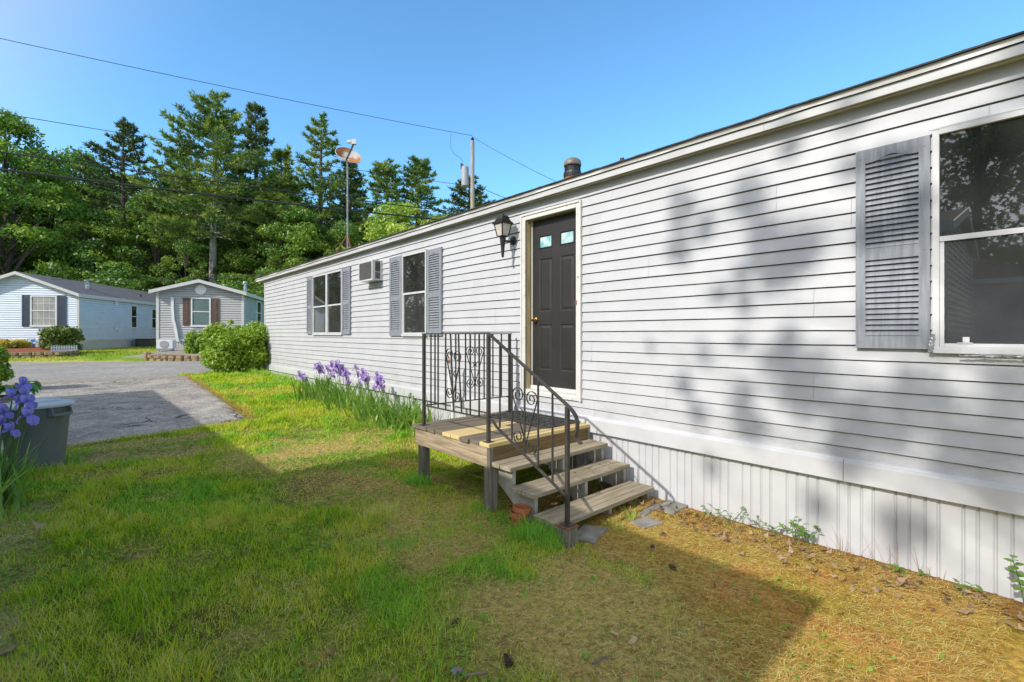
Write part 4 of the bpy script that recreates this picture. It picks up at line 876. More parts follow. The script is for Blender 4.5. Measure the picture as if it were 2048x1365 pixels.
PETAL = {'irisviolet': ((.52, .48, .95), (.38, .33, .86), (.20, .15, .52)), 'irispurple': ((.62, .48, .80), (.48, .33, .70), (.28, .16, .44))}
M['petal'] = TINT('iris_petals', trans=.35)
def iris(x, y, label, n, hgt, lean, stalks, petal, seed, spread=.22, group=None, lw=.040, zoff=0):
    r = random.Random(seed); z = hz(x, y) + zoff; t = thing('iris_plant', label, 'iris', (x, y, z), group)
    V, F = [], []
    for i in range(n):
        bx, by = x + r.gauss(0, spread * .5), y + r.gauss(0, spread); a = r.uniform(0, math.tau); d = (Vector((math.cos(a), math.sin(a), 0)) + Vector(lean)).normalized()
        strip(V, F, (bx, by, hz(bx, by) + zoff - .02), d, hgt * r.uniform(.6, 1.1), lw * r.uniform(.7, 1.15), r.uniform(.15, 1.15), 5, taper=.97)
    V = np.array([(v[0] - x, v[1] - y, v[2] - z) for v in V]); o = npmesh('leaves', V, np.array(F), M['irisleaf'], parent=t)
    for sx, sy, sz, ss, nf in stalks:
        m = MB(); b = Vector((x + (sx - x) * .45, y + (sy - y) * .45, z - .02)); top = Vector((sx, sy, sz)); mid = b.lerp(top, .55) + Vector((0, 0, .05)); m.tube([b, mid, top], [.007, .006, .005], 6)
        FV, FF, FT = [], [], []; iris_flower(FV, FF, top + Vector((0, 0, .02)), ss, r, FT, PETAL[petal])
        for k in range(nf - 1):
            q = mid.lerp(top, r.uniform(.45, .9)); e = q + Vector((r.uniform(-.05, .05), r.uniform(-.05, .05), .03)); m.tube([q, e], .0045, 5); iris_flower(FV, FF, e, ss * r.uniform(.75, 1), r, FT, PETAL[petal])
        if r.random() < .6: q = mid.lerp(top, .5); m.tube([q, q + Vector((.02, .01, .05)), q + Vector((.025, .012, .09))], [.005, .011, .003], 6)
        m.build('stalk', M['stem'], t); FV = np.array([(v[0] - x, v[1] - y, v[2] - z) for v in FV]); npmesh('flower', FV, np.array(FF), M['petal'], parent=t, tint=np.array(FT, np.float32)).data.polygons.foreach_set('use_smooth', [True] * len(FF))
def at_x(u, v, X_):
    a = (u - 1024) / FPX; d = X_ / (SN + CS * a); return (X_, d * (CS - SN * a), (HOR - v) / FPX * d)
W_ = (-.35, 0, 0)
iris(3.45, 9.35, 'purple iris clump furthest along the skirting, nearest the round hedge', 125, .58, W_, [at_x(600, 752, 3.25) + (.13, 3), at_x(607, 762, 3.3) + (.11, 1), at_x(638, 735, 3.4) + (.14, 3)], 'irispurple', 1, .30, 'purple irises along the skirting')
iris(3.47, 8.15, 'purple iris clump with the most flowers, second from the hedge along the skirting', 125, .56, W_, [at_x(655, 742, 3.4) + (.13, 2), at_x(664, 733, 3.45) + (.14, 3), at_x(675, 732, 3.4) + (.13, 2), at_x(684, 740, 3.5) + (.14, 3), at_x(692, 748, 3.45) + (.13, 2), at_x(697, 766, 3.4) + (.10, 1)], 'irispurple', 2, .30, 'purple irises along the skirting')
iris(3.47, 7.15, 'purple iris clump third from the hedge with a few flowers and dark buds', 115, .52, W_, [at_x(712, 739, 3.5) + (.10, 2), at_x(727, 750, 3.45) + (.13, 3), at_x(733, 758, 3.45) + (.12, 2)], 'irispurple', 3, .28, 'purple irises along the skirting')
iris(3.50, 6.25, 'big leafy iris clump with one flower stalk, nearest the porch along the skirting', 165, .52, W_, [at_x(755, 756, 3.4) + (.12, 3), at_x(762, 764, 3.42) + (.12, 2), at_x(757, 776, 3.4) + (.10, 1)], 'irispurple', 4, .30, 'purple irises along the skirting')
st = [tuple(px(48, 775, 4.25)) + (.115, 1), tuple(px(50, 797, 4.2)) + (.115, 1), tuple(px(24, 800, 4.2)) + (.115, 1), tuple(px(53, 812, 4.15)) + (.12, 1), tuple(px(56, 840, 4.1)) + (.135, 1), tuple(px(8, 832, 4.15)) + (.12, 1), tuple(px(4, 855, 4.1)) + (.12, 1), tuple(px(20, 868, 4.05)) + (.115, 1), tuple(px(-14, 820, 4.2)) + (.12, 1), tuple(px(44, 785, 4.3)) + (.1, 1)]
iris(-.62, 5.95, 'tall blue violet iris clump in front of the grey rubbish bin', 150, .62, (.35, -.15, 0), st, 'irisviolet', 5, .20, None, .032)

def leafcloud(cs, n, s, r, shell=None):
    """n diamond leaves of size s spread through ellipsoids cs = [(centre, radii, weight)]"""
    w = np.array([c[2] for c in cs], float); w /= w.sum(); k = r.choice(len(cs), n, p=w); C = np.array([c[0] for c in cs])[k]; R = np.array([c[1] for c in cs])[k]
    d = r.randn(n, 3); d /= np.linalg.norm(d, axis=1)[:, None]; rad = r.rand(n) ** .33 if shell is None else shell + (1 - shell) * r.rand(n) ** .5
    P = C + d * R * rad[:, None]; nrm = d + .9 * r.randn(n, 3); nrm[:, 2] += .3; nrm /= np.linalg.norm(nrm, axis=1)[:, None]
    a = np.cross(nrm, r.randn(n, 3)); a /= np.linalg.norm(a, axis=1)[:, None]; b = np.cross(nrm, a); sz = (s * (.6 + .8 * r.rand(n)))[:, None]
    V = np.stack([P - a * sz, P + b * sz * .55 + nrm * sz * .12, P + a * sz, P - b * sz * .55 + nrm * sz * .12], 1).reshape(-1, 3); q = np.arange(n) * 4
    return V, np.stack([q, q + 1, q + 2, q + 3], 1)
def bush(name, label, cat, c, R, n, s, mat, seed, box=.5, group=None, sub=40, stems=True, lump=.16):
    r = np.random.RandomState(seed); z = hz(c[0], c[1]); t = thing(name, label, cat, (c[0], c[1], z), group); cs = []
    for i in range(sub):
        d = r.randn(3); d /= np.linalg.norm(d); d = np.sign(d) * np.abs(d) ** box; d /= max(np.abs(d).max(), np.linalg.norm(d) ** .6)
        cs.append((np.array([0, 0, R[2]]) + d * np.array(R) * (.80 + lump * r.rand()), np.array(R) * .30 * (.7 + .6 * r.rand()), 1))
    cs.append((np.array([0, 0, R[2] * .95]), np.array(R) * .86, sub * .45))
    for i in range(26):
        d = r.randn(3); d[2] = abs(d[2]) * .8; d /= np.linalg.norm(d); cs.append((np.array([0, 0, R[2]]) + d * np.array(R) * r.uniform(.97, 1.05), np.array(R) * np.array([.08, .08, .09]), .22))
    V, F = leafcloud(cs, n, s, r, None); V[:, 2] = np.abs(V[:, 2]) + .0
    npmesh('leaves', V, F, M[mat], parent=t)
    if stems:
        m = MB()
        for i in range(9):
            a = r.rand() * math.tau; e = Vector((math.cos(a) * R[0] * .6, math.sin(a) * R[1] * .6, R[2] * 1.4)); m.tube([Vector((e.x * .15 + c[0], e.y * .15 + c[1], z - .05)), Vector((c[0], c[1], z)) + e * .5, Vector((c[0], c[1], z)) + e], [.022, .016, .008], 5)
        m.build('stems', M['bark'], t)
    return t
bush('round_hedge', 'big bright green clipped hedge at the far corner of the white mobile home', 'hedge', (3.30, 15.75), (.86, .90, .74), 21000, .040, 'hedge', 1, box=.36, lump=.05)
_pp = px(395, 690, 19.2); bush('small_hedge', 'smaller green hedge by the grey home, half hidden behind the big bright one', 'hedge', (_pp.x, _pp.y), (.42, .42, .52), 4500, .045, 'hedge', 2)
_pp = px(122, 690, 20.2); bush('yew_bush', 'dark green rounded yew growing in the red mulch before the pale blue home', 'bush', (_pp.x, _pp.y), (.68, .62, .60), 9000, .05, 'yew', 3, box=.45, lump=.06)
_pp = px(22, 690, 20.4); bush('yellow_bush', 'low yellow tipped bush in the mulch left of the dark green yew', 'bush', (_pp.x, _pp.y), (.62, .5, .30), 3200, .045, 'yellowbush', 4)
_pp = px(-34, 740, 9.4); _pp2 = _pp
bush('conifer_bush', 'soft bright green conifer at the left edge above the timber edging', 'bush', (_pp.x, _pp.y), (.36, .36, .50), 9000, .035, 'hedge', 6, lump=.08)
# hosta by the edging
hp = px(36, 752, 8.3); gz = hz(hp.x, hp.y); t = thing('hosta_plant', 'broad leaved green hosta under the conifer at the left edge', 'plant', (hp.x, hp.y, gz)); V, F = [], []; r = random.Random(9)
for i in range(22):
    a = r.uniform(0, math.tau); d = Vector((math.cos(a), math.sin(a), 0)); b = len(V); L = r.uniform(.3, .48); sd = Vector((-d.y, d.x, 0)); c = Vector((0, 0, r.uniform(.10, .25)))
    for k in range(6):
        q = k / 5; w = .085 * math.sin(math.pi * (.08 + .9 * q)) ; p = c + d * L * q + Vector((0, 0, .16 * math.sin(q * 2.4) - .12 * q * q)); V += [p - sd * w + Vector((0, 0, w * .3)), p, p + sd * w + Vector((0, 0, w * .3))]
    F += [(b + 3 * k + j, b + 3 * k + j + 1, b + 3 * k + j + 4, b + 3 * k + j + 3) for k in range(5) for j in (0, 1)]
npmesh('leaves', np.array([tuple(v) for v in V]), np.array(F), M['hosta'], parent=t)
m = MB(); a, b = px(-60, 822, 7.4), px(32, 781, 8.35); a.z = hz(a.x, a.y) + .06; b.z = hz(b.x, b.y) + .06; m.bar([a, b], .14, .16, (b - a).cross(Vector((0, 0, 1)))); a2, b2 = b + Vector((-.05, .05, 0)), b + Vector((-1.8, .5, 0)); m.bar([a2, b2], .14, .16, (0, 1, 0))
tag(m.build('timber_edging', M['oldwood'], bevel=.006), 'grey weathered timber edging of the planting bed beyond the bin', 'timber edging')

def weed(u, v, n, h, ls, seed, label, group=None, lean=(0, 0), rnd=False):
    p = ground_at(u, v); p.x = min(p.x, 3.96); r = random.Random(seed); t = thing('weed_plant', label, 'weed', p, group); st = MB(); V, F = [], []
    for i in range(n):
        b = p + Vector((r.uniform(-.08, .02), r.gauss(0, .06) if n > 1 else 0, 0)); H = h * r.uniform(.65, 1.1); top = b + Vector((lean[0] * H + r.gauss(0, .05), lean[1] * H + r.gauss(0, .07), H)); mid = b.lerp(top, .5) + Vector((r.gauss(0, .012), r.gauss(0, .012), .01))
        st.tube([b, mid, top], [.0035, .003, .0015], 5); k = max(5, int(H / .028)) if not rnd else 14
        for j in range(k):
            q = .25 + .75 * (j + 1) / k; c = b.lerp(mid, q * 2) if q < .5 else mid.lerp(top, q * 2 - 1); a = j * 2.4 + r.uniform(-.4, .4); d = Vector((math.cos(a), math.sin(a), r.uniform(.1, .7))).normalized(); sd = d.cross(Vector((0, 0, 1))).normalized(); L = ls * r.uniform(.7, 1.15); w = L * (.42 if rnd else .17); bb = len(V)
            for q2, ww in ((0, .1), (.3, 1), (.65, .85), (1, .02)): cc = c + d * L * q2 - Vector((0, 0, .35 * L * q2 * q2)); V += [cc - sd * w * ww, cc + sd * w * ww]
            F += [(bb + 2 * k2, bb + 2 * k2 + 1, bb + 2 * k2 + 3, bb + 2 * k2 + 2) for k2 in range(3)]
    st.build('stem', M['stem'], t); npmesh('leaves', np.array([(v[0] - p.x, v[1] - p.y, v[2] - p.z) for v in V]), np.array(F), M['weed'], parent=t)
weed(1424, 1040, 3, .17, .055, 1, 'upright pointed weed nearest the concrete slabs against the skirting')
weed(1470, 1052, 4, .15, .05, 2, 'second leafy weed from the concrete slabs, low and bushy')
weed(1520, 1062, 4, .12, .05, 3, 'low spreading weed among dead leaves midway along the skirting')
weed(1578, 1078, 2, .11, .05, 4, 'tiny weed just left of the broad pale leaved one')
weed(1615, 1086, 5, .17, .075, 5, 'broad pale leaved weed standing against the ribbed skirting')
weed(2052, 1212, 1, .30, .05, 6, 'tall round leaved weed leaning over at the right edge', lean=(-.25, .15), rnd=True)
weed(1945, 1192, 2, .10, .06, 7, 'small dark weed in dead leaves near the right edge')
weed(1842, 1130, 3, .06, .06, 8, 'very low lobed weed between the broad leaved one and the right edge')
for i, (u, v, lb) in enumerate(((1690, 1108, 'thin dry grass stalks standing beside the broad leaved weed'), (1800, 1132, 'wispy dry grass stalks bending along the skirting'), (1868, 1150, 'dry grass stalks nearest the small dark weed'))):
    p = ground_at(u, v); p.x = min(p.x, 3.95); V, F = [], []; r = random.Random(30 + i)
    for k in range(9): a = r.uniform(0, math.tau); strip(V, F, Vector((r.gauss(0, .04), r.gauss(0, .07), -.01)), Vector((math.cos(a), math.sin(a), 0)), r.uniform(.10, .26), .004, r.uniform(.1, .8), 5)
    o = npmesh('dry_grass_tuft', np.array([tuple(v) for v in V]), np.array(F), M['deadleaf'], loc=p); tag(o, lb, 'dry grass')

# ---------------------------------------------------------------- the other homes
class Frame:
    def __init__(s, O, ang): s.O = Vector(O); s.S = Vector((math.sin(ang), math.cos(ang), 0)); s.F = Vector((-s.S.y, s.S.x, 0))
    def __call__(s, a, b, z): p = s.O + s.F * a + s.S * b; p.z = z; return p       # a: leftwards along the front, b: back along the side
    def front(s, u):       # a where pixel column u meets the front plane
        k = (u - 1024) / FPX; dx, dy = SN + CS * k, CS - SN * k; det = -s.F.x * dy + dx * s.F.y
        return (s.O.x * dy - dx * s.O.y) / det
    def side(s, u):
        k = (u - 1024) / FPX; dx, dy = SN + CS * k, CS - SN * k; det = -s.S.x * dy + dx * s.S.y
        return (s.O.x * dy - dx * s.O.y) / det
    def zf(s, u, v): a = s.front(u); p = s(a, 0, 0); return (HOR - v) / FPX * (p.x * SN + p.y * CS)
    def zs(s, u, v): b = s.side(u); p = s(0, b, 0); return (HOR - v) / FPX * (p.x * SN + p.y * CS)
    def fbox(s, m, a0, a1, b0, b1, z0, z1):
        c = s((a0 + a1) / 2, (b0 + b1) / 2, (z0 + z1) / 2); m.obox(c, s.F * (abs(a1 - a0) / 2), s.S * (abs(b1 - b0) / 2), Vector((0, 0, (z1 - z0) / 2)))
def other_home(name, label, fr, Wd, Ln, zs, ze, rise, mats, over=.28, e=.1016):
    O = fr.O; zb = min(hz(fr(0, 0, 0).x, fr(0, 0, 0).y), hz(fr(Wd, 0, 0).x, fr(Wd, 0, 0).y)) - .25
    t = thing(name, label, 'mobile home', tuple(fr(Wd / 2, Ln / 2, zs - .5))); mb = MB()
    def half(z): return 0 if z <= ze else (z - ze) / rise * Wd / 2
    z = zs
    while z < ze + rise - .03:
        z2 = min(z + e, ze + rise)
        a0, a1, c0, c1 = half(z), Wd - half(z), half(z2), Wd - half(z2)
        mb.add([fr(a0, -.016, z), fr(a1, -.016, z), fr(c1, .012, z2 - .006), fr(c0, .012, z2 - .006), fr(a0, .02, z + .004), fr(a1, .02, z + .004)], [(1, 0, 3, 2), (0, 1, 5, 4)])
        if z < ze:
            for a, s in ((0, -1), (Wd, 1)):
                mb.add([fr(a + s * .016, 0, z), fr(a + s * .016, Ln, z), fr(a - s * .012, Ln, z2 - .006), fr(a - s * .012, 0, z2 - .006), fr(a - s * .02, 0, z + .004), fr(a - s * .02, Ln, z + .004)], [(0, 1, 2, 3), (0, 1, 5, 4)] if s < 0 else [(1, 0, 3, 2), (1, 0, 4, 5)])
        z += e
    mb.add([fr(0, Ln, zb), fr(Wd, Ln, zb), fr(Wd, Ln, ze), fr(Wd / 2, Ln, ze + rise), fr(0, Ln, ze)], [(0, 1, 2, 3, 4)])
    mb.build('siding_wall', M[mats[0]], t)
    m = MB(); pts = []; y = 0; i = 0
    while y < Wd: w = .11 if i % 4 == 0 else .06; pts += [(y, .0), (min(Wd, y + w), .0), (min(Wd, y + w) + .001, .014), (min(Wd, y + w + .012), .014)]; y += w + .012; i += 1
    m.add([fr(a, b, q) for a, b in pts for q in (zb, zs - .06)], [(2 * k, 2 * k + 1, 2 * k + 3, 2 * k + 2) for k in range(len(pts) - 1)])
    fr.fbox(m, 0, .02, .02, Ln, zb, zs - .08); fr.fbox(m, Wd - .02, Wd, .02, Ln, zb, zs - .08); m.build('skirting', M['skirt'], t)
    m = MB(); fr.fbox(m, -.02, Wd + .02, -.035, -.003, zs - .10, zs - .005); fr.fbox(m, -.03, -.002, 0, Ln, zs - .10, zs - .005); m.build('skirt_band', M['trim'], t)
    m = MB(); fr.fbox(m, -.022, .075, -.03, -.002, zs, ze); fr.fbox(m, -.024, -.001, 0, .075, zs, ze); fr.fbox(m, Wd - .075, Wd + .022, -.03, -.002, zs, ze); m.build('corner_trim', M['trim'], t)
    sl = rise / (Wd / 2); ov = .16; m = MB()
    for s in (0, 1):
        A = lambda a: a if s == 0 else Wd - a
        p0, p1 = fr(A(-ov), -over, ze - sl * ov + .05), fr(A(Wd / 2), -over, ze + rise + .05); q0, q1 = fr(A(-ov), Ln + over, ze - sl * ov + .05), fr(A(Wd / 2), Ln + over, ze + rise + .05); d = Vector((0, 0, .03))
        m.add([p0, p1, q1, q0, p0 + d, p1 + d, q1 + d, q0 + d], [(4, 5, 6, 7), (0, 3, 2, 1), (0, 1, 5, 4), (0, 4, 7, 3), (2, 3, 7, 6)])
    roof = m.build('roof', M[mats[2]], t)
    m = MB()
    for s in (0, 1):
        A = lambda a: a if s == 0 else Wd - a
        p0, p1 = fr(A(-ov), -over - .02, ze - sl * ov - .06), fr(A(Wd / 2), -over - .02, ze + rise - .06); d = Vector((0, 0, .135)); g = fr.S * .022
        m.add([p0, p1, p1 + d, p0 + d, p0 + g, p1 + g, p1 + d + g, p0 + d + g], [(0, 1, 2, 3), (7, 6, 5, 4), (0, 4, 5, 1), (2, 6, 7, 3), (0, 3, 7, 4)])
        so_ = [fr(A(-ov), -over + .003, ze - sl * ov - .02), fr(A(Wd / 2), -over + .003, ze + rise - .02), fr(A(Wd / 2), -.002, ze + rise - .02), fr(A(-ov), -.002, ze - sl * ov - .02)]; m.add(so_, [(0, 1, 2, 3)])
        e0, e1 = (-ov - .02, -ov) if s == 0 else (Wd + ov, Wd + ov + .02); fr.fbox(m, e0, e1, -over - .02, Ln + over, ze - sl * ov - .08, ze - sl * ov + .075)
        e0, e1 = (-ov, -.002) if s == 0 else (Wd + .002, Wd + ov); fr.fbox(m, e0, e1, 0, Ln, ze - .075, ze - .06)
    m.build('fascia', M['trim'], t)
    return t, roof
def far_window(t, fr, plane, c0, c1, z0, z1, glass='glass', cols=0, rows=0):
    f = MB(); w = .055; zm = (z0 + z1) / 2
    def B(m, a0, a1, z0_, z1_, d0, d1):
        if plane == 'f': fr.fbox(m, a0, a1, -d1, -d0, z0_, z1_)
        else: fr.fbox(m, -d1, -d0, a0, a1, z0_, z1_)
    B(f, c0, c0 + w, z0, z1, 0, .05); B(f, c1 - w, c1, z0, z1, 0, .05); B(f, c0 + w, c1 - w, z1 - w, z1, 0, .048); B(f, c0 - .02, c1 + .02, z0 - .05, z0 + .03, 0, .058); B(f, c0 + w, c1 - w, zm - .02, zm + .02, 0, .046)
    for k in range(1, cols): a = c0 + w + (c1 - c0 - 2 * w) * k / cols; B(f, a - .008, a + .008, z0 + .031, zm - .021, 0, .03); B(f, a - .008, a + .008, zm + .021, z1 - w, 0, .03)
    for q0, q1 in ((z0 + .03, zm - .02), (zm + .02, z1 - w)):
        for k in range(1, rows): z = q0 + (q1 - q0) * k / rows; B(f, c0 + w, c1 - w, z - .008, z + .008, 0, .031)
    o = f.build('window_frame', M['white'], t); p = MB(); B(p, c0 + w + .001, c1 - w - .001, z0 + .031, z1 - w - .001, .018, .024); p.build('pane', M[glass], o)
def far_shutter(t, fr, a0, a1, z0, z1, mat, panels=False):
    m = MB(); fr.fbox(m, a0, a1, -.035, -.014, z0, z1)
    if panels:
        zm = (z0 + z1) / 2
        for q0, q1 in ((z0 + .07, zm - .04), (zm + .04, z1 - .07)): fr.fbox(m, a0 + .07, a1 - .07, -.043, -.0355, q0, q1); fr.fbox(m, a0 + .10, a1 - .10, -.049, -.0435, q0 + .04, q1 - .04)
    else:
        for k in range(24): z = z0 + .08 + (z1 - z0 - .16) * k / 24; fr.fbox(m, a0 + .06, a1 - .06, -.044, -.0355, z, z + .028)
        fr.fbox(m, a0, a0 + .055, -.046, -.0355, z0, z1); fr.fbox(m, a1 - .055, a1, -.046, -.0355, z0, z1)
    return m.build('shutter', M[mat], t)
M['bluesiding'] = MAT('pale_blue_siding', (.64, .72, .81), (.60, .68, .77), 2, rough=.5)
M['greysiding'] = MAT('grey_siding', (.46, .445, .43), (.42, .41, .40), 2, rough=.5)
M['navy'] = MAT('navy_shutter', (.045, .065, .10), (.06, .085, .12), 8, rough=.5)
M['brown'] = MAT('brown_shutter', (.13, .085, .06), (.10, .065, .048), 8, rough=.5)
M['roofgrey'] = MAT('grey_roof', (.17, .16, .165), (.12, .115, .12), 6, rough=.9, bump=.4, bscale=30)
M['blind'] = MAT('blind_glass', (.40, .40, .36), (.30, .30, .28), 2, rough=.12, spec=.6)
M['bannerblue'] = MAT('blue_banner', (.02, .13, .42), (.45, .62, .75), 6, lo=.45, hi=.55, rough=.7, stretch=(1, 1, 3))
M['greenglass'] = MAT('green_glass', (.17, .23, .21), (.12, .17, .16), 1.5, rough=.08, spec=.6)
M['stonewall'] = MAT('tan_retaining_stone', (.36, .27, .15), (.22, .17, .10), 9, rough=.95, bump=.9, bscale=22)

LH = Frame(px(158, 668, 22.0), math.radians(30.8)); LH.O.z = 0; zsk = LH.zf(158, 679); zev = LH.zf(158, 589); wl = LH.front(41) * 2; rise = LH.zf(41, 548) - zev
lh, lroof = other_home('mobile_home', 'pale blue mobile home with navy shutters across the street at the left edge', LH, wl, 19, zsk, zev, rise, ('bluesiding', 0, 'roofgrey'), .30)
a0, a1 = LH.front(115), LH.front(62); far_window(lh, LH, 'f', a0, a1, LH.zf(90, 652), LH.zf(90, 592), 'blind', 4, 2)
far_shutter(lh, LH, LH.front(133), LH.front(116), LH.zf(120, 652), LH.zf(120, 592), 'navy'); far_shutter(lh, LH, LH.front(62), LH.front(45), LH.zf(55, 654), LH.zf(55, 591), 'navy')
far_window(lh, LH, 's', LH.side(260.5), LH.side(273), LH.zs(266, 656), LH.zs(266, 611)); far_window(lh, LH, 's', LH.side(302), LH.side(311.5), LH.zs(306, 657), LH.zs(306, 618))
m = MB(); q = LH(.95, 2.2, zev + .3); m.lathe(q, [(.10, -.1), (.10, .34), (.085, .35), (.085, .40), (.14, .405), (.14, .43), (.07, .45), (.07, .52), (.16, .53), (.15, .57), (.02, .60)], 16); m.build('chimney', M['galv'], lroof, smoothed=True)
m = MB(); q = LH(.75, 6.5, zev + .2); m.lathe(q, [(.16, 0), (.05, .06), (.04, .32)], 10); m.build('vent_pipe', M['black'], lroof)
m = MB(); b = LH.side(228); LH.fbox(m, -.05, -.015, b, b + .22, LH.zs(228, 661), LH.zs(228, 655)); LH.fbox(m, -.04, -.015, b + .3, b + .52, LH.zs(230, 666), LH.zs(230, 658)); b = LH.side(228); LH.fbox(m, -.05, -.015, b, b + .3, LH.zs(229, 609), LH.zs(229, 602)); m.build('meter_box', M['white'], lh)
# condenser of the blue home
t = thing('air_condenser', 'black square air conditioning condenser on the grass by the pale blue home', 'air conditioner', tuple(LH(-.6, LH.side(265), -.8)))
m = MB(); b = LH.side(262); zc0, zc1 = hz(LH(-.6, b, 0).x, LH(-.6, b, 0).y), LH.zs(262, 678); LH.fbox(m, -1.0, -.25, b - .1, b + .65, zc0 - .05, zc1); m.build('cabinet', M['black'], t, bevel=.02)
m = MB()
for k in range(14): z = zc0 + .06 + (zc1 - zc0 - .1) * k / 14; LH.fbox(m, -1.01, -.24, b - .11, b + .66, z, z + .015)
m.build('grille', M['grille'], t)
GH = Frame(px(487, 668, 21.0), math.radians(25.5)); GH.O.z = 0; zsk2 = GH.zf(487, 678); zev2 = GH.zf(487, 587); wg = GH.front(314); rise2 = GH.zf(399, 564) - zev2
gh, groof = other_home('mobile_home', 'grey mobile home with brown shutters behind the low stone wall across the street', GH, wg, 17, zsk2, zev2, rise2, ('greysiding', 0, 'roofgrey'), .32)
far_window(gh, GH, 'f', GH.front(422), GH.front(382.5), GH.zf(402, 652), GH.zf(402, 596), 'greenglass')
far_shutter(gh, GH, GH.front(439), GH.front(422.5), GH.zf(430, 651), GH.zf(430, 597), 'brown', True); far_shutter(gh, GH, GH.front(382), GH.front(366), GH.zf(374, 651), GH.zf(374, 596), 'brown', True)
far_window(gh, GH, 's', GH.side(512.5), GH.side(521), GH.zs(516, 650), GH.zs(516, 603))
m = MB(); c = GH(GH.front(402), -.016, GH.zf(402, 580)); m.lathe(c, [(.22, 0), (.22, .02), (.2, .03)], 32, axis=-GH.S); m.build('gable_disc', M['white'], gh)
m = MB(); q = GH(.05, .5, zev2); m.lathe(q, [(.07, 0), (.07, .34), (.055, .35), (.055, .42), (.1, .43), (.1, .46), (.06, .5), (.1, .51), (.09, .56), (.01, .58)], 14); m.build('chimney', M['galv'], groof, smoothed=True)
m = MB(); pts = [GH(GH.front(u), -.06, GH.zf(u, v)) for u, v in ((346, 595), (346, 600), (346.5, 620), (348, 640), (352, 655), (356, 678), (358, 684))]; m.bar(pts, .10, .075, GH.F); m.build('line_cover', M['white'], gh)
# heat pump on its stand
hpz0, hpz1 = GH.zf(340, 697), GH.zf(340, 680); a0, a1 = GH.front(359), GH.front(327); t = thing('heat_pump', 'white outdoor heat pump with round fan grille on a stand by the grey home', 'heat pump', tuple(GH((a0 + a1) / 2, -.5, hpz0)))
m = MB(); GH.fbox(m, a0, a1, -.72, -.38, hpz0, hpz1); m.build('cabinet', M['white'], t, bevel=.015)
m = MB(); c = GH(a1 - .27, -.722, (hpz0 + hpz1) / 2); rr = (hpz1 - hpz0) * .42; m.lathe(c, [(rr, 0), (rr, .008), (rr - .02, .012)], 28, axis=-GH.S); m.build('fan_opening', M['grille'], t)
m = MB()
for k in range(-5, 6): x = k * rr / 5.5; h = math.sqrt(rr * rr - x * x); m.obox(c + GH.F * x - GH.S * .016, GH.F * .006, GH.S * .004, Vector((0, 0, h)))
m.build('fan_grille', M['white'], t)
m = MB()
for a in (a0 + .08, a1 - .1):
    for bb in (-.70, -.42): GH.fbox(m, a - .015, a + .015, bb - .015, bb + .015, hpz0 - .4, hpz0 - .001)
GH.fbox(m, a0 + .02, a1 - .02, -.74, -.70, hpz0 - .06, hpz0 - .003); m.build('stand', M['galv'], t)
# retaining walls
def stone_wall(label, path, rows, bl, bh, seed, mat):
    t = thing('retaining_wall', label, 'low wall', path[0]); r = random.Random(seed); m = MB(); P = [Vector(p) for p in path]
    L = [0]
    for a, b in zip(P[:-1], P[1:]): L.append(L[-1] + (b - a).length)
    def at(s):
        for i in range(len(P) - 1):
            if s <= L[i + 1] or i == len(P) - 2: return P[i].lerp(P[i + 1], (s - L[i]) / (L[i + 1] - L[i])), (P[i + 1] - P[i]).normalized()
    for k in range(rows):
        s = -bl * .5 * (k % 2)
        while s < L[-1] - bl * .6:
            w = bl * r.uniform(.85, 1.12); c, d = at(max(0, s + w / 2)); d = Vector((d.x, d.y, 0)).normalized(); nn = Vector((-d.y, d.x, 0)); c = Vector((c.x, c.y, hz(c.x, c.y) - .03 + bh * (k + .5))); c -= nn * r.uniform(-.02, .02); h = w / 2 - .012
            pl = [c + d * (-h) + nn * .1, c + d * h + nn * .1, c + d * h - nn * .05, c + d * h * .6 - nn * .1, c - d * h * .6 - nn * .1, c - d * h - nn * .05]
            m.prism([p - Vector((0, 0, bh * .47)) for p in pl], (0, 0, bh * .94)); s += w
    return m.build('stone_blocks', M[mat], t, bevel=.012)
stone_wall('low scalloped block wall holding the red mulch before the pale blue home', [tuple(px(-70, 723, 17.6)), tuple(px(40, 722.5, 18.2)), tuple(px(120, 721, 18.7)), tuple(px(148, 718, 19.4)), tuple(px(152, 712, 20.6))], 2, .34, .13, 3, 'stonewall')
stone_wall('low tan stone wall along the street before the grey home', [tuple(px(292, 718, 19.2)), tuple(px(296, 722, 18.4)), tuple(px(345, 722, 18.2)), tuple(px(440, 721, 18.2))], 2, .30, .13, 4, 'stonewall')
def bed(name, poly, mat, lift):
    m = MB(); vs = []; c = sum((Vector(p) for p in poly), Vector()) / len(poly)
    vs = [(c.x, c.y, hz(c.x, c.y) + lift + .05)] + [(p[0], p[1], hz(p[0], p[1]) + lift) for p in poly]; n = len(poly)
    m.add(vs, [(0, 1 + i, 1 + (i + 1) % n) for i in range(n)]); o = m.build(name, M[mat]); struct(o)
bed('mulch_bed', [tuple(px(u, 715, d)) for u, d in ((-60, 17.9), (40, 18.5), (118, 18.9), (144, 19.6), (146, 21.2), (60, 21.6), (-60, 20.5))], 'mulch', .20)
bed('gravel_bed', [tuple(px(u, 715, d)) for u, d in ((297, 18.6), (440, 18.4), (445, 20.8), (318, 20.4))], 'gravel', .19)
t = thing('picket_fence', 'tiny white picket fence standing in the mulch under the yew', 'picket fence', tuple(px(128, 709, 19.0))); m = MB(); A, B = px(103, 709, 19.0), px(153, 707, 19.5); d = (B - A); d.z = 0; L = d.length; d.normalize(); nn = Vector((-d.y, d.x, 0)); zf = hz(A.x, A.y) + .18
for zz in (.07, .18): m.obox(A + d * L / 2 + Vector((0, 0, zf + zz - A.z)), d * (L / 2), nn * .008, Vector((0, 0, .016)))
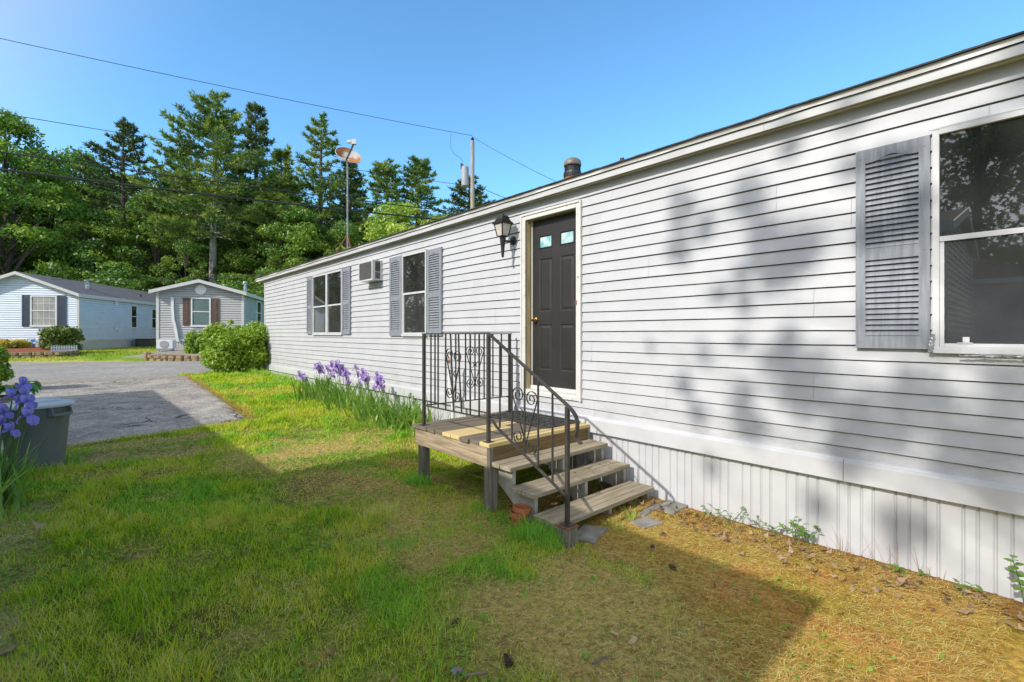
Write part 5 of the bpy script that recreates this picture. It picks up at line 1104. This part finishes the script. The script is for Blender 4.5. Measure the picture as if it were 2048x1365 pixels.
for k in range(11): c = A + d * (L * k / 10); c.z = zf; m.prism([c - d * .025 - nn * .012, c + d * .025 - nn * .012, c + d * .025 - nn * .012 + Vector((0, 0, .24)), c - nn * .012 + Vector((0, 0, .285)), c - d * .025 - nn * .012 + Vector((0, 0, .24))], nn * .02)
m.build('pickets', M['white'], t)
t = thing('garden_banner', 'blue and white garden banner between the yellow bush and the yew', 'banner', tuple(px(62, 700, 21))); m = MB(); A, B = px(55, 680, 21), px(71, 680, 21); zlo = px(60, 700, 21).z; zhi = px(60, 679.5, 21).z
m.add([(A.x, A.y, zlo), (B.x, B.y, zlo), (B.x, B.y, zhi), (A.x, A.y, zhi), (A.x, A.y + .01, zlo), (B.x, B.y + .01, zlo), (B.x, B.y + .01, zhi), (A.x, A.y + .01, zhi)], [(0, 1, 2, 3), (7, 6, 5, 4), (0, 3, 7, 4), (1, 5, 6, 2), (3, 2, 6, 7)]); m.build('cloth', M['bannerblue'], t)
m = MB(); m.tube([(A.x, A.y + .03, hz(A.x, A.y) - .1), (A.x, A.y + .03, zhi + .03), (B.x, B.y + .03, zhi + .03)], .012, 6); m.build('stand', M['black'], t)
# the next-door home on the left, outside the frame, whose shadow lies over the lawn and driveway
NH = Frame((-1.80, .95, 0), 0); other_home('mobile_home', 'white mobile home next door standing left of the lawn', NH, 4.2, 4.35, -1.0, 1.66, .55, ('siding', 0, 'shingle'), .10)
NH2 = Frame((-3.12, 5.33, 0), 0); other_home('mobile_home', 'set back wing of the next door home beside the driveway', NH2, 4.2, 7.1, -.9, 1.50, .55, ('siding', 0, 'shingle'), .02)

NH3 = Frame((-12.0, -4.0, 0), 0); other_home('mobile_home', 'white mobile home further left, beyond the next door home', NH3, 4.2, 17, -1.0, 1.6, .55, ('siding', 0, 'shingle'), .10)

# ---------------------------------------------------------------- trees
def blades_np(P, Dv, k, L, W, spread, r):
    n = len(P); P = np.repeat(P, k, 0); Dv = np.repeat(Dv, k, 0) + spread * r.randn(n * k, 3); Dv /= np.linalg.norm(Dv, axis=1)[:, None]
    s = np.cross(Dv, r.randn(n * k, 3)); s /= np.linalg.norm(s, axis=1)[:, None]; l = (L * (.6 + .7 * r.rand(n * k)))[:, None]; w = (W * (.7 + .6 * r.rand(n * k)))[:, None]
    V = np.stack([P - Dv * l * .15, P + Dv * l * .4 + s * w, P + Dv * l, P + Dv * l * .4 - s * w], 1).reshape(-1, 3); q = np.arange(n * k) * 4
    return V, np.stack([q, q + 1, q + 2, q + 3], 1)
def pine_meshes(name, seed, H, bf, R, wh=.55, sparse=1.0, bladeL=.34, bladeW=.034, up=.35, mats=('bark', 'pine'), k=9, irregular=.45):
    r = np.random.RandomState(seed); m = MB(); lean = r.randn(2) * .012 * H
    ax = lambda t: Vector((lean[0] * t * t, lean[1] * t * t, H * t))
    m.tube([ax(t) for t in (-.02, .1, .3, .5, .7, .85, 1)], [H * .0165, H * .0145, H * .0125, H * .0105, H * .0075, H * .0045, .02], 9)
    C, Dd = [], []; z = bf; ph = r.rand() * 7
    while z < .985:
        t = (z - bf) / (1 - bf); prof = (1 - t) ** .75 * (.55 + .45 * min(1, t * 5)) if t < .97 else .12
        nb = r.randint(3, 6)
        for j in range(nb):
            if r.rand() > sparse: continue
            a = ph + j * math.tau / nb + r.randn() * .35; L = R * prof * (1 - irregular + irregular * 1.6 * r.rand()) + .35; el = up * (.1 + 1.2 * t) + r.randn() * .12 - .08
            p0 = ax(z + r.randn() * .006); d = Vector((math.cos(a) * math.cos(el), math.sin(a) * math.cos(el), math.sin(el))); pts = [p0]; nseg = 5; sd = Vector((-math.sin(a), math.cos(a), 0))
            for s in range(nseg): d = (d + Vector((0, 0, (-.04 if s < 2 else .14) + r.randn() * .05)) + sd * r.randn() * .07).normalized(); pts.append(pts[-1] + d * L / nseg)
            m.tube(pts, [.012 * L + .018, .01 * L + .012, .008 * L + .01, .006 * L + .008, .014, .008], 4, cap=False)
            ns = max(4, int(L / .24))
            for s in range(ns):
                q = .22 + .78 * (s + r.rand()) / ns; f = q * nseg; i = min(nseg - 1, int(f)); b = pts[i].lerp(pts[i + 1], f - i)
                for side in ((-1, 1, 0) if q < .93 else (0,)):
                    off = side * (1.05 - q) * L * .34 * r.rand() + r.randn() * .05; c = b + sd * off + Vector((0, 0, r.randn() * .06 + abs(off) * .08)); dr = (d * .7 + sd * side * .6 + Vector((0, 0, .35)))
                    C.append(c); Dd.append(dr.normalized())
        z += wh / H * r.uniform(.7, 1.35) * (1.0 if z < .8 else .75); ph += 1.1
    for s in range(8): C.append(ax(1 - .004 * s)); Dd.append(Vector((r.randn() * .4, r.randn() * .4, 1)).normalized())
    V, F = blades_np(np.array(C), np.array(Dd), k, bladeL, bladeW, .55, r)
    cr = npmesh(name + '_crown', V, F, M[mats[1]]); me_c = cr.data; bpy.data.objects.remove(cr)
    tr = m.build(name + '_trunk', M[mats[0]]); me_t = tr.data; bpy.data.objects.remove(tr)
    return me_t, me_c
def broad_meshes(name, seed, H, bf, R, ncl=70, nleaf=9000, s=.13, mats=('bark', 'maple'), crad=1.15, top=.75):
    r = np.random.RandomState(seed); m = MB(); m.tube([(0, 0, -.3), (r.randn() * .1, r.randn() * .1, H * .25), (r.randn() * .2, r.randn() * .2, H * .5), (r.randn() * .3, r.randn() * .3, H * .8)], [H * .018, H * .014, H * .010, H * .004], 8)
    cs = []
    for i in range(ncl):
        t = r.rand() ** .8; z = bf + (1 - bf) * t; rr = R * (math.sin(math.pi * min(1, .18 + .82 * (t ** top))) ** .7) * (.55 + .5 * r.rand()); a = r.rand() * math.tau
        c = np.array([rr * math.cos(a), rr * math.sin(a), z * H]); k = crad * (.6 + .7 * r.rand()) * (1 - .35 * t); cs.append((c, np.array([k * 1.15, k * 1.15, k * .62]), k * k))
        if i % 3 == 0: q = Vector(c); b = Vector((0, 0, max(H * .15, (z - .22) * H))); m.tube([b, b.lerp(q, .5) + Vector((0, 0, .3)), q], [H * .006, H * .004, .02], 5, cap=False)
    V, F = leafcloud(cs, nleaf, s, r)
    cr = npmesh(name + '_crown', V, F, M[mats[1]]); me_c = cr.data; bpy.data.objects.remove(cr)
    tr = m.build(name + '_trunk', M[mats[0]]); me_t = tr.data; bpy.data.objects.remove(tr)
    return me_t, me_c
PROTO = {
 'big': pine_meshes('p1', 1, 20, .42, 6.0, .44, mats=('palebark', 'pine'), k=10), 'slim': pine_meshes('p2', 2, 20, .25, 3.4, .55, mats=('bark', 'darkpine')),
 'mid': pine_meshes('p3', 3, 18, .22, 4.2, .5, irregular=.55), 'young': pine_meshes('p4', 4, 14, .12, 3.6, .46, mats=('bark', 'pine'), up=.45),
 'scrub': pine_meshes('p5', 5, 18, .60, 3.3, .5, sparse=.85, mats=('bark', 'darkpine'), irregular=.7, up=.5), 'tall': pine_meshes('p6', 6, 19, .30, 3.9, .6, sparse=.9, irregular=.6),
 'maple': broad_meshes('b1', 11, 15, .05, 4.7, 120, 26000, .115), 'lime': broad_meshes('b2', 12, 10, .15, 3.6, 70, 13000, .105, mats=('bark', 'lime')),
 'oak': broad_meshes('b3', 13, 13, .06, 4.2, 90, 18000, .11, mats=('bark', 'under')), 'shrub': broad_meshes('b4', 14, 6, .03, 2.8, 60, 12000, .095, mats=('bark', 'under'), crad=.95),
 'dark': broad_meshes('b5', 15, 12, .04, 4.6, 95, 19000, .115, mats=('bark', 'maple'))}
PH = {'big': 20, 'slim': 20, 'mid': 18, 'young': 14, 'scrub': 18, 'tall': 19, 'maple': 15, 'lime': 10, 'oak': 13, 'shrub': 6, 'dark': 12}
rt = random.Random(77)
def tree(name, kind, u, vtop, d, label, cat, group=None, wide=1.0, rot=None, pos=None, H=None):
    if pos is None:
        p = px(u, HOR, d); x, y = p.x, p.y; g = hz(x, y); H = (HOR - vtop) / FPX * d - g
    else: x, y = pos; g = hz(x, y)
    t = thing(name, label, cat, (x, y, g - .1), group); s = H / PH[kind]; t.scale = (s * wide, s * wide, s); t.rotation_euler.z = rt.uniform(0, 6.28) if rot is None else rot
    for nm, me in zip(('trunk', 'crown'), PROTO[kind]):
        o = bpy.data.objects.new(nm, me); COL.objects.link(o); o.parent = t
    return t
PG = 'tall pines behind the far homes'
tree('pine_tree', 'big', 425, 183, 37, 'biggest bushy pine with a pale trunk above the grey home', 'pine tree', PG, 1.05, 1.0)
tree('pine_tree', 'scrub', 246, 245, 40, 'lone pine with a bare brown trunk and small flat crown', 'pine tree', PG, 1.0, 2.0)
tree('pine_tree', 'slim', 513, 207, 43, 'slim pointed pine just right of the biggest pale trunked one', 'pine tree', PG, .95, .5)
tree('pine_tree', 'tall', 640, 233, 39, 'broad open pine behind and left of the rusty satellite dish', 'pine tree', PG, 1.1, 3.0)
tree('pine_tree', 'young', 565, 305, 38, 'shorter bright pine between the slim pointed one and the dish', 'pine tree', PG, 1.1, 1.7)
tree('pine_tree', 'slim', 700, 318, 46, 'dark pine directly behind the satellite dish mast', 'pine tree', PG, 1.3, 4.0)
tree('pine_tree', 'mid', 782, 326, 43, 'pine with a rounded top, left one of the pair above the lime green tree', 'pine tree', PG, 1.4, 2.4)
tree('pine_tree', 'mid', 832, 316, 44, 'pointed pine, right one of the pair above the lime green tree', 'pine tree', PG, 1.35, .2)
tree('pine_tree', 'scrub', 938, 362, 50, 'distant pine top standing behind the utility pole', 'pine tree', PG, 1.5, 5.1)
tree('pine_tree', 'young', 356, 300, 42, 'pine half hidden on the left of the biggest pale trunked pine', 'pine tree', PG, 1.15, 3.3)
tree('pine_tree', 'young', 470, 330, 40, 'pine filling the gap under the slim pointed pine', 'pine tree', PG, 1.1, 5.5)
tree('maple_tree', 'maple', 8, 232, 33, 'tall dense maple towering at the left edge', 'tree', None, 1.0, 2.0)
tree('maple_tree', 'maple', -95, 215, 36, 'maple at the very left whose crown runs out of the picture', 'tree', None, 1.1, .6)
tree('lime_tree', 'lime', 800, 402, 36, 'lime green leafy tree over the roof right of the satellite dish', 'tree', None, 1.15, 1.0)
tree('lime_tree', 'lime', 880, 432, 38, 'lime green tree top low beside the utility pole', 'tree', None, 1.0, 4.0)
OG = 'leafy trees in the wood behind the far homes'
for i, (k, u, v, d, w, lb) in enumerate((('oak', 150, 305, 43, 1.05, 'hazy green leafy tree between the maple and the lone pine'), ('dark', 90, 345, 37, 1.1, 'dark leafy tree just right of the tall maple'),
    ('oak', 315, 385, 37, 1.1, 'bright leafy tree left of the pale pine trunk'), ('dark', 185, 420, 35, 1.1, 'leafy tree above the pale blue home left of the bare brown trunk'),
    ('oak', 505, 455, 38, 1.0, 'leafy tree rising behind the grey home right of the pale trunk'), ('dark', 600, 420, 37, 1.1, 'leafy tree under the shorter bright pine'), ('oak', 690, 445, 37, 1.0, 'leafy tree at the foot of the satellite mast'),
    ('oak', 372, 478, 35, .8, 'low leafy tree behind the grey home roof just left of the pale trunk'))): tree('leafy_tree', k, u, v, d, lb, 'tree', OG, w)
UG = 'undergrowth bushes along the wood edge'
for i, u in enumerate(range(-60, 760, 74)): tree('understory_bush', 'shrub', u + rt.uniform(-20, 20), rt.uniform(500, 535) + (28 if 370 < u < 480 else 0), rt.uniform(32.5, 36) if u > 230 else rt.uniform(36, 39), 'green understory bush along the wood edge behind the far homes', 'bush', UG, rt.uniform(1.0, 1.3))
BG = 'trees in the back of the wood'
for i, u in enumerate(range(-150, 1000, 48)):
    k = rt.choice(['mid', 'young', 'dark', 'oak', 'dark', 'maple']); tree('wood_tree', k, u + rt.uniform(-15, 15), rt.uniform(352, 420) if u < 720 else rt.uniform(425, 460), rt.uniform(50, 60), 'tree deep in the wood, partly hidden by the trees in front', 'tree', BG, rt.uniform(1.1, 1.4))
for i, u in enumerate(range(-150, 980, 60)):
    tree('wood_tree', rt.choice(['dark', 'oak', 'shrub']), u + rt.uniform(-20, 20), rt.uniform(455, 500), rt.uniform(42, 50), 'tree deep in the wood, partly hidden by the trees in front', 'tree', BG, rt.uniform(1.2, 1.5))
def dapple_tree():
    bl = ((1365, 420, .16), (1362, 500, .15), (1410, 460, .10), (1500, 395, .17), (1515, 465, .13), (1555, 520, .24), (1610, 505, .16), (1490, 545, .10), (1437, 590, .09), (1492, 612, .09), (1575, 690, .11), (1565, 745, .19), (1640, 740, .12), (1480, 680, .08), (1415, 705, .09), (1365, 770, .10), (1398, 830, .12), (1482, 800, .13), (1500, 855, .12), (1610, 800, .17), (1680, 830, .16), (1755, 850, .20), (1840, 800, .20), (1900, 880, .22), (1960, 930, .2), (1700, 910, .16), (1810, 1055, .17), (1640, 1015, .10),
          (1700, 340, .10), (1790, 330, .14), (1840, 420, .12), (1760, 470, .10), (1960, 300, .16), (2030, 800, .2), (2030, 960, .2), (1420, 930, .08), (1300, 690, .06), (1580, 300, .09), (1700, 250, .10))
    r = np.random.RandomState(5); x0, y0 = -9.8, .9; g = hz(x0, y0); cs = []; m = MB(); sd = np.array(_sd)
    for u, v, rad in bl:
        k = (u - 1024) / FPX; d = D / (SN + CS * k); w = np.array([D, d * (CS - SN * k), (HOR - v) / FPX * d]); cs.append((w + sd * r.uniform(15.6, 18.2) - np.array([x0, y0, g]), np.array([rad * 1.3, rad, rad]) * .95, rad ** 2))
    for i in range(30): cs.append((np.array([r.uniform(-1.2, 1.2), r.uniform(-4.5, -1.2), r.uniform(10.8, 15)]), np.array([.5, .5, .35]), .12))
    V, F = leafcloud(cs, 11000, .06, r); t = thing('leafy_tree', 'tall thin crowned tree beyond the next door home that dapples the wall', 'tree', (x0, y0 - .9, g)); V[:, 1] += .9
    npmesh('crown', V, F, M['maple'], parent=t); B = Vector((x0, y0 - .9, g)); m.tube([B - Vector((0, 0, .3)), B + Vector((0, 0, 5)), B + Vector((0, -.6, 10)), B + Vector((0, -1.0, 13.6))], [.16, .12, .08, .03], 9)
    for c, rr, w in cs[:39:2]: q = Vector(c) + Vector((x0, y0, g)); b = B + Vector((0, -.8, q.z - g - 1.0)); m.tube([b, b.lerp(q, .5) + Vector((0, 0, .25)), q], [.028, .018, .008], 5, cap=False)
    m.build('trunk', M['bark'], t)
dapple_tree()
# trees left of the frame: the tall one dapples the wall, the rest show in the windows
for x, y, H, k in ((-24, 3.8, 13, 'oak'), (-21, 7.5, 11.5, 'dark'), (-26, 12, 12.5, 'maple'), (-25, -5, 14, 'oak'), (-26, -.6, 14.5, 'dark'), (-19.5, 1.6, 12, 'oak'), (-30, 18, 13, 'dark'), (-24, 24, 12, 'oak'), (-31, 30, 15, 'dark'), (-29, 38, 15, 'maple'), (-34, 47, 16, 'oak'), (-12.5, 54, 15, 'dark'), (-9, 50, 13, 'oak'), (-16, 60, 16, 'maple'), (-20, 47, 14, 'dark'), (-23, 55, 15, 'maple'), (-20.5, 39, 12.5, 'oak')): tree('leafy_tree', k, 0, 0, 0, 'leafy tree behind the next door home', 'tree', 'trees behind the next door home', 1.1, None, (x, y), H)

# ---------------------------------------------------------------- utility pole, cables, satellite dish
def pole():
    b = px(945, HOR, 28); g = hz(b.x, b.y); zt = px(0, 283, 28).z; t = thing('utility_pole', 'grey wooden utility pole with a transformer can behind the white roof', 'utility pole', (b.x, b.y, g))
    R = Vector((CS, -SN, 0)); m = MB(); m.tube([(b.x, b.y, g - .2), (b.x, b.y, 6), (b.x, b.y, zt)], [.16, .13, .115], 14); m.build('pole', M['poleWood'], t, smoothed=True)
    m = MB(); m.tube([(b.x + .06 * R.x, b.y + .06 * R.y, zt - .6), (b.x + .05 * R.x, b.y + .05 * R.y, zt + .12)], .03, 8); m.lathe((b.x, b.y, zt + .10), [(.10, 0), (.11, .04), (.05, .07), (.06, .11), (.02, .14)], 14); m.build('insulator', M['black'], t)
    zc = px(0, 365, 28).z; c = b - R * .44; m = MB(); m.lathe((c.x, c.y, zc), [(.19, -.25), (.22, -.22), (.22, .84), (.23, .85), (.20, .91), (.05, .94)], 20); m.build('transformer', M['greymetal'], t, smoothed=True)
    m = MB()
    for k in (-.08, .08): m.lathe((c.x - R.x * .14 + k * .5, c.y - R.y * .14 + k, zc + .80), [(.03, 0), (.045, .05), (.03, .1), (.045, .15), (.03, .2), (.012, .3)], 8)
    m.obox(c - R * .22 + Vector((0, 0, .95 + zc)), R * .03, Vector((0, .03, 0)), Vector((0, 0, .18))); m.obox(b - R * .2 + Vector((0, 0, zc + .2)), R * .2, Vector((.02, .02, 0)), Vector((0, 0, .04))); m.build('bushing', M['black'], t)
    return b
PB_ = pole()
def cable(name, label, pts, r, n=28, sag=0):
    m = MB(); P = [Vector(p) for p in pts]
    if len(P) == 2: a, b = P; P = [a.lerp(b, i / n) - Vector((0, 0, sag * 4 * (i / n) * (1 - i / n))) for i in range(n + 1)]
    m.tube(P, r, 6); tag(m.build(name, M['wire'], None, smoothed=True), label, 'cable', 'overhead cables')
ext = lambda u, v, d, u2, v2, d2, k: px(u, v, d).lerp(px(u2, v2, d2), k)
for (v0, d0, u1, v1, d1, r, sg, lb) in ((70, 18.2, 945, 272, 28, .013, .18, 'topmost thin cable crossing the sky to the top of the utility pole'), (220, 18.2, 943, 373, 28, .013, .16, 'second thin cable down, passing before the pine tops'),
        (298, 18.2, 944, 428, 28, .028, .15, 'third cable down, dark, crossing the middle of the wood'), (333, 18.2, 944, 446, 28, .042, .15, 'lowest and thickest black cable crossing before the wood')):
    b = px(u1, v1, d1); a = px(0, v0, d0); a = b + (a - b) * 1.35; cable('overhead_cable', lb, (a, b), r, sag=sg)
cable('overhead_cable', 'thin cable dropping right from the pole top behind the white roof', (px(945, 274, 28), px(1180, 395, 19)), .010, sag=.12)
cable('overhead_cable', 'twisted service cable running right from the middle of the pole', (px(949, 368, 28), px(1040, 405, 24)), .016, sag=.1)
cable('overhead_cable', 'looping jumper cable from the top line down to the transformer', [px(u, v, d) for u, v, d in ((903, 268, 27.6), (901, 280, 27.6), (902, 298, 27.7), (908, 308, 27.7), (920, 316, 27.8), (926, 324, 27.9))], .010)
cable('overhead_cable', 'pale service cable sagging low over the two far homes', (px(-60, 541, 24), px(548, 546, 20)), .012, sag=.45)
def dish():
    b = px(695, HOR, 11.15); z0 = 1.684 + .25 * (b.x - 3.91); zt = px(0, 322, 11.15).z; t = thing('satellite_dish', 'rusty satellite dish on a tall tripod mast standing on the white home roof', 'satellite dish', (b.x, b.y, z0))
    m = MB(); m.tube([(b.x, b.y, z0 - .02), (b.x, b.y, zt - .02)], .019, 10); m.build('mast', M['mastmetal'], t, smoothed=True)
    za = px(0, 470, 11.15).z
    for a in (2.75, 4.6, .6):
        m = MB(); m.tube([(b.x, b.y, za), (b.x + .30 * math.cos(a), b.y + .30 * math.sin(a), 1.684 + .25 * (b.x + .30 * math.cos(a) - 3.91) + .01)], .014, 6); m.build('leg', M['rust'], t)
    # bowl looking up towards the lower left of the view
    toC = Vector((-b.x, -b.y, 0)).normalized(); R = Vector((CS, -SN, 0)); ax = (toC * .74 + R * .22 + Vector((0, 0, .60))).normalized()
    c = Vector((b.x, b.y, zt + .05)) + ax * .02; r0 = .29; prof = []; e1 = (R - ax * R.dot(ax)).normalized(); e2 = ax.cross(e1)
    n, k = 36, 8; vs = []
    for side in (0, 1):
        for i in range(k + 1):
            q = i / k
            for j in range(n): a = math.tau * j / n; vs.append(c + e1 * (r0 * q * math.cos(a)) + e2 * (r0 * .92 * q * math.sin(a)) + ax * (.085 * q * q - side * .008))
    def faces(o, fl): return [tuple((o + i * n + j, o + i * n + (j + 1) % n, o + (i + 1) * n + (j + 1) % n, o + (i + 1) * n + j)[::fl]) for i in range(k) for j in range(n)]
    m = MB(); m.add(vs, faces(0, 1)); o = m.build('reflector', M['rustdish'], t, smoothed=True)
    m = MB(); m.add(vs[(k + 1) * n:], faces(0, -1)); m.tube([c + e1 * (r0 * math.cos(a)) + e2 * (r0 * .92 * math.sin(a)) + ax * .083 for a in [math.tau * j / 36 for j in range(37)]], .008, 6, cap=False); m.build('dish_back', M['dish'], o, smoothed=True)
    lo = c - e2 * 0 + (e2 * (r0 * .9) if e2.z < 0 else -e2 * (r0 * .9)) + ax * .07; feed = c + ax * .40 + R * .06
    m = MB(); m.bar([lo, feed], .035, .03, R); m.build('feed_arm', M['black'], t)
    m = MB(); m.obox(feed + Vector((0, 0, .03)), R * .055, toC * .04, Vector((0, 0, .06))); m.obox(feed - R * .11 + Vector((0, 0, .04)), R * .05, toC * .03, Vector((0, 0, .035))); m.build('feed_head', M['dish'], t, bevel=.01)
dish()
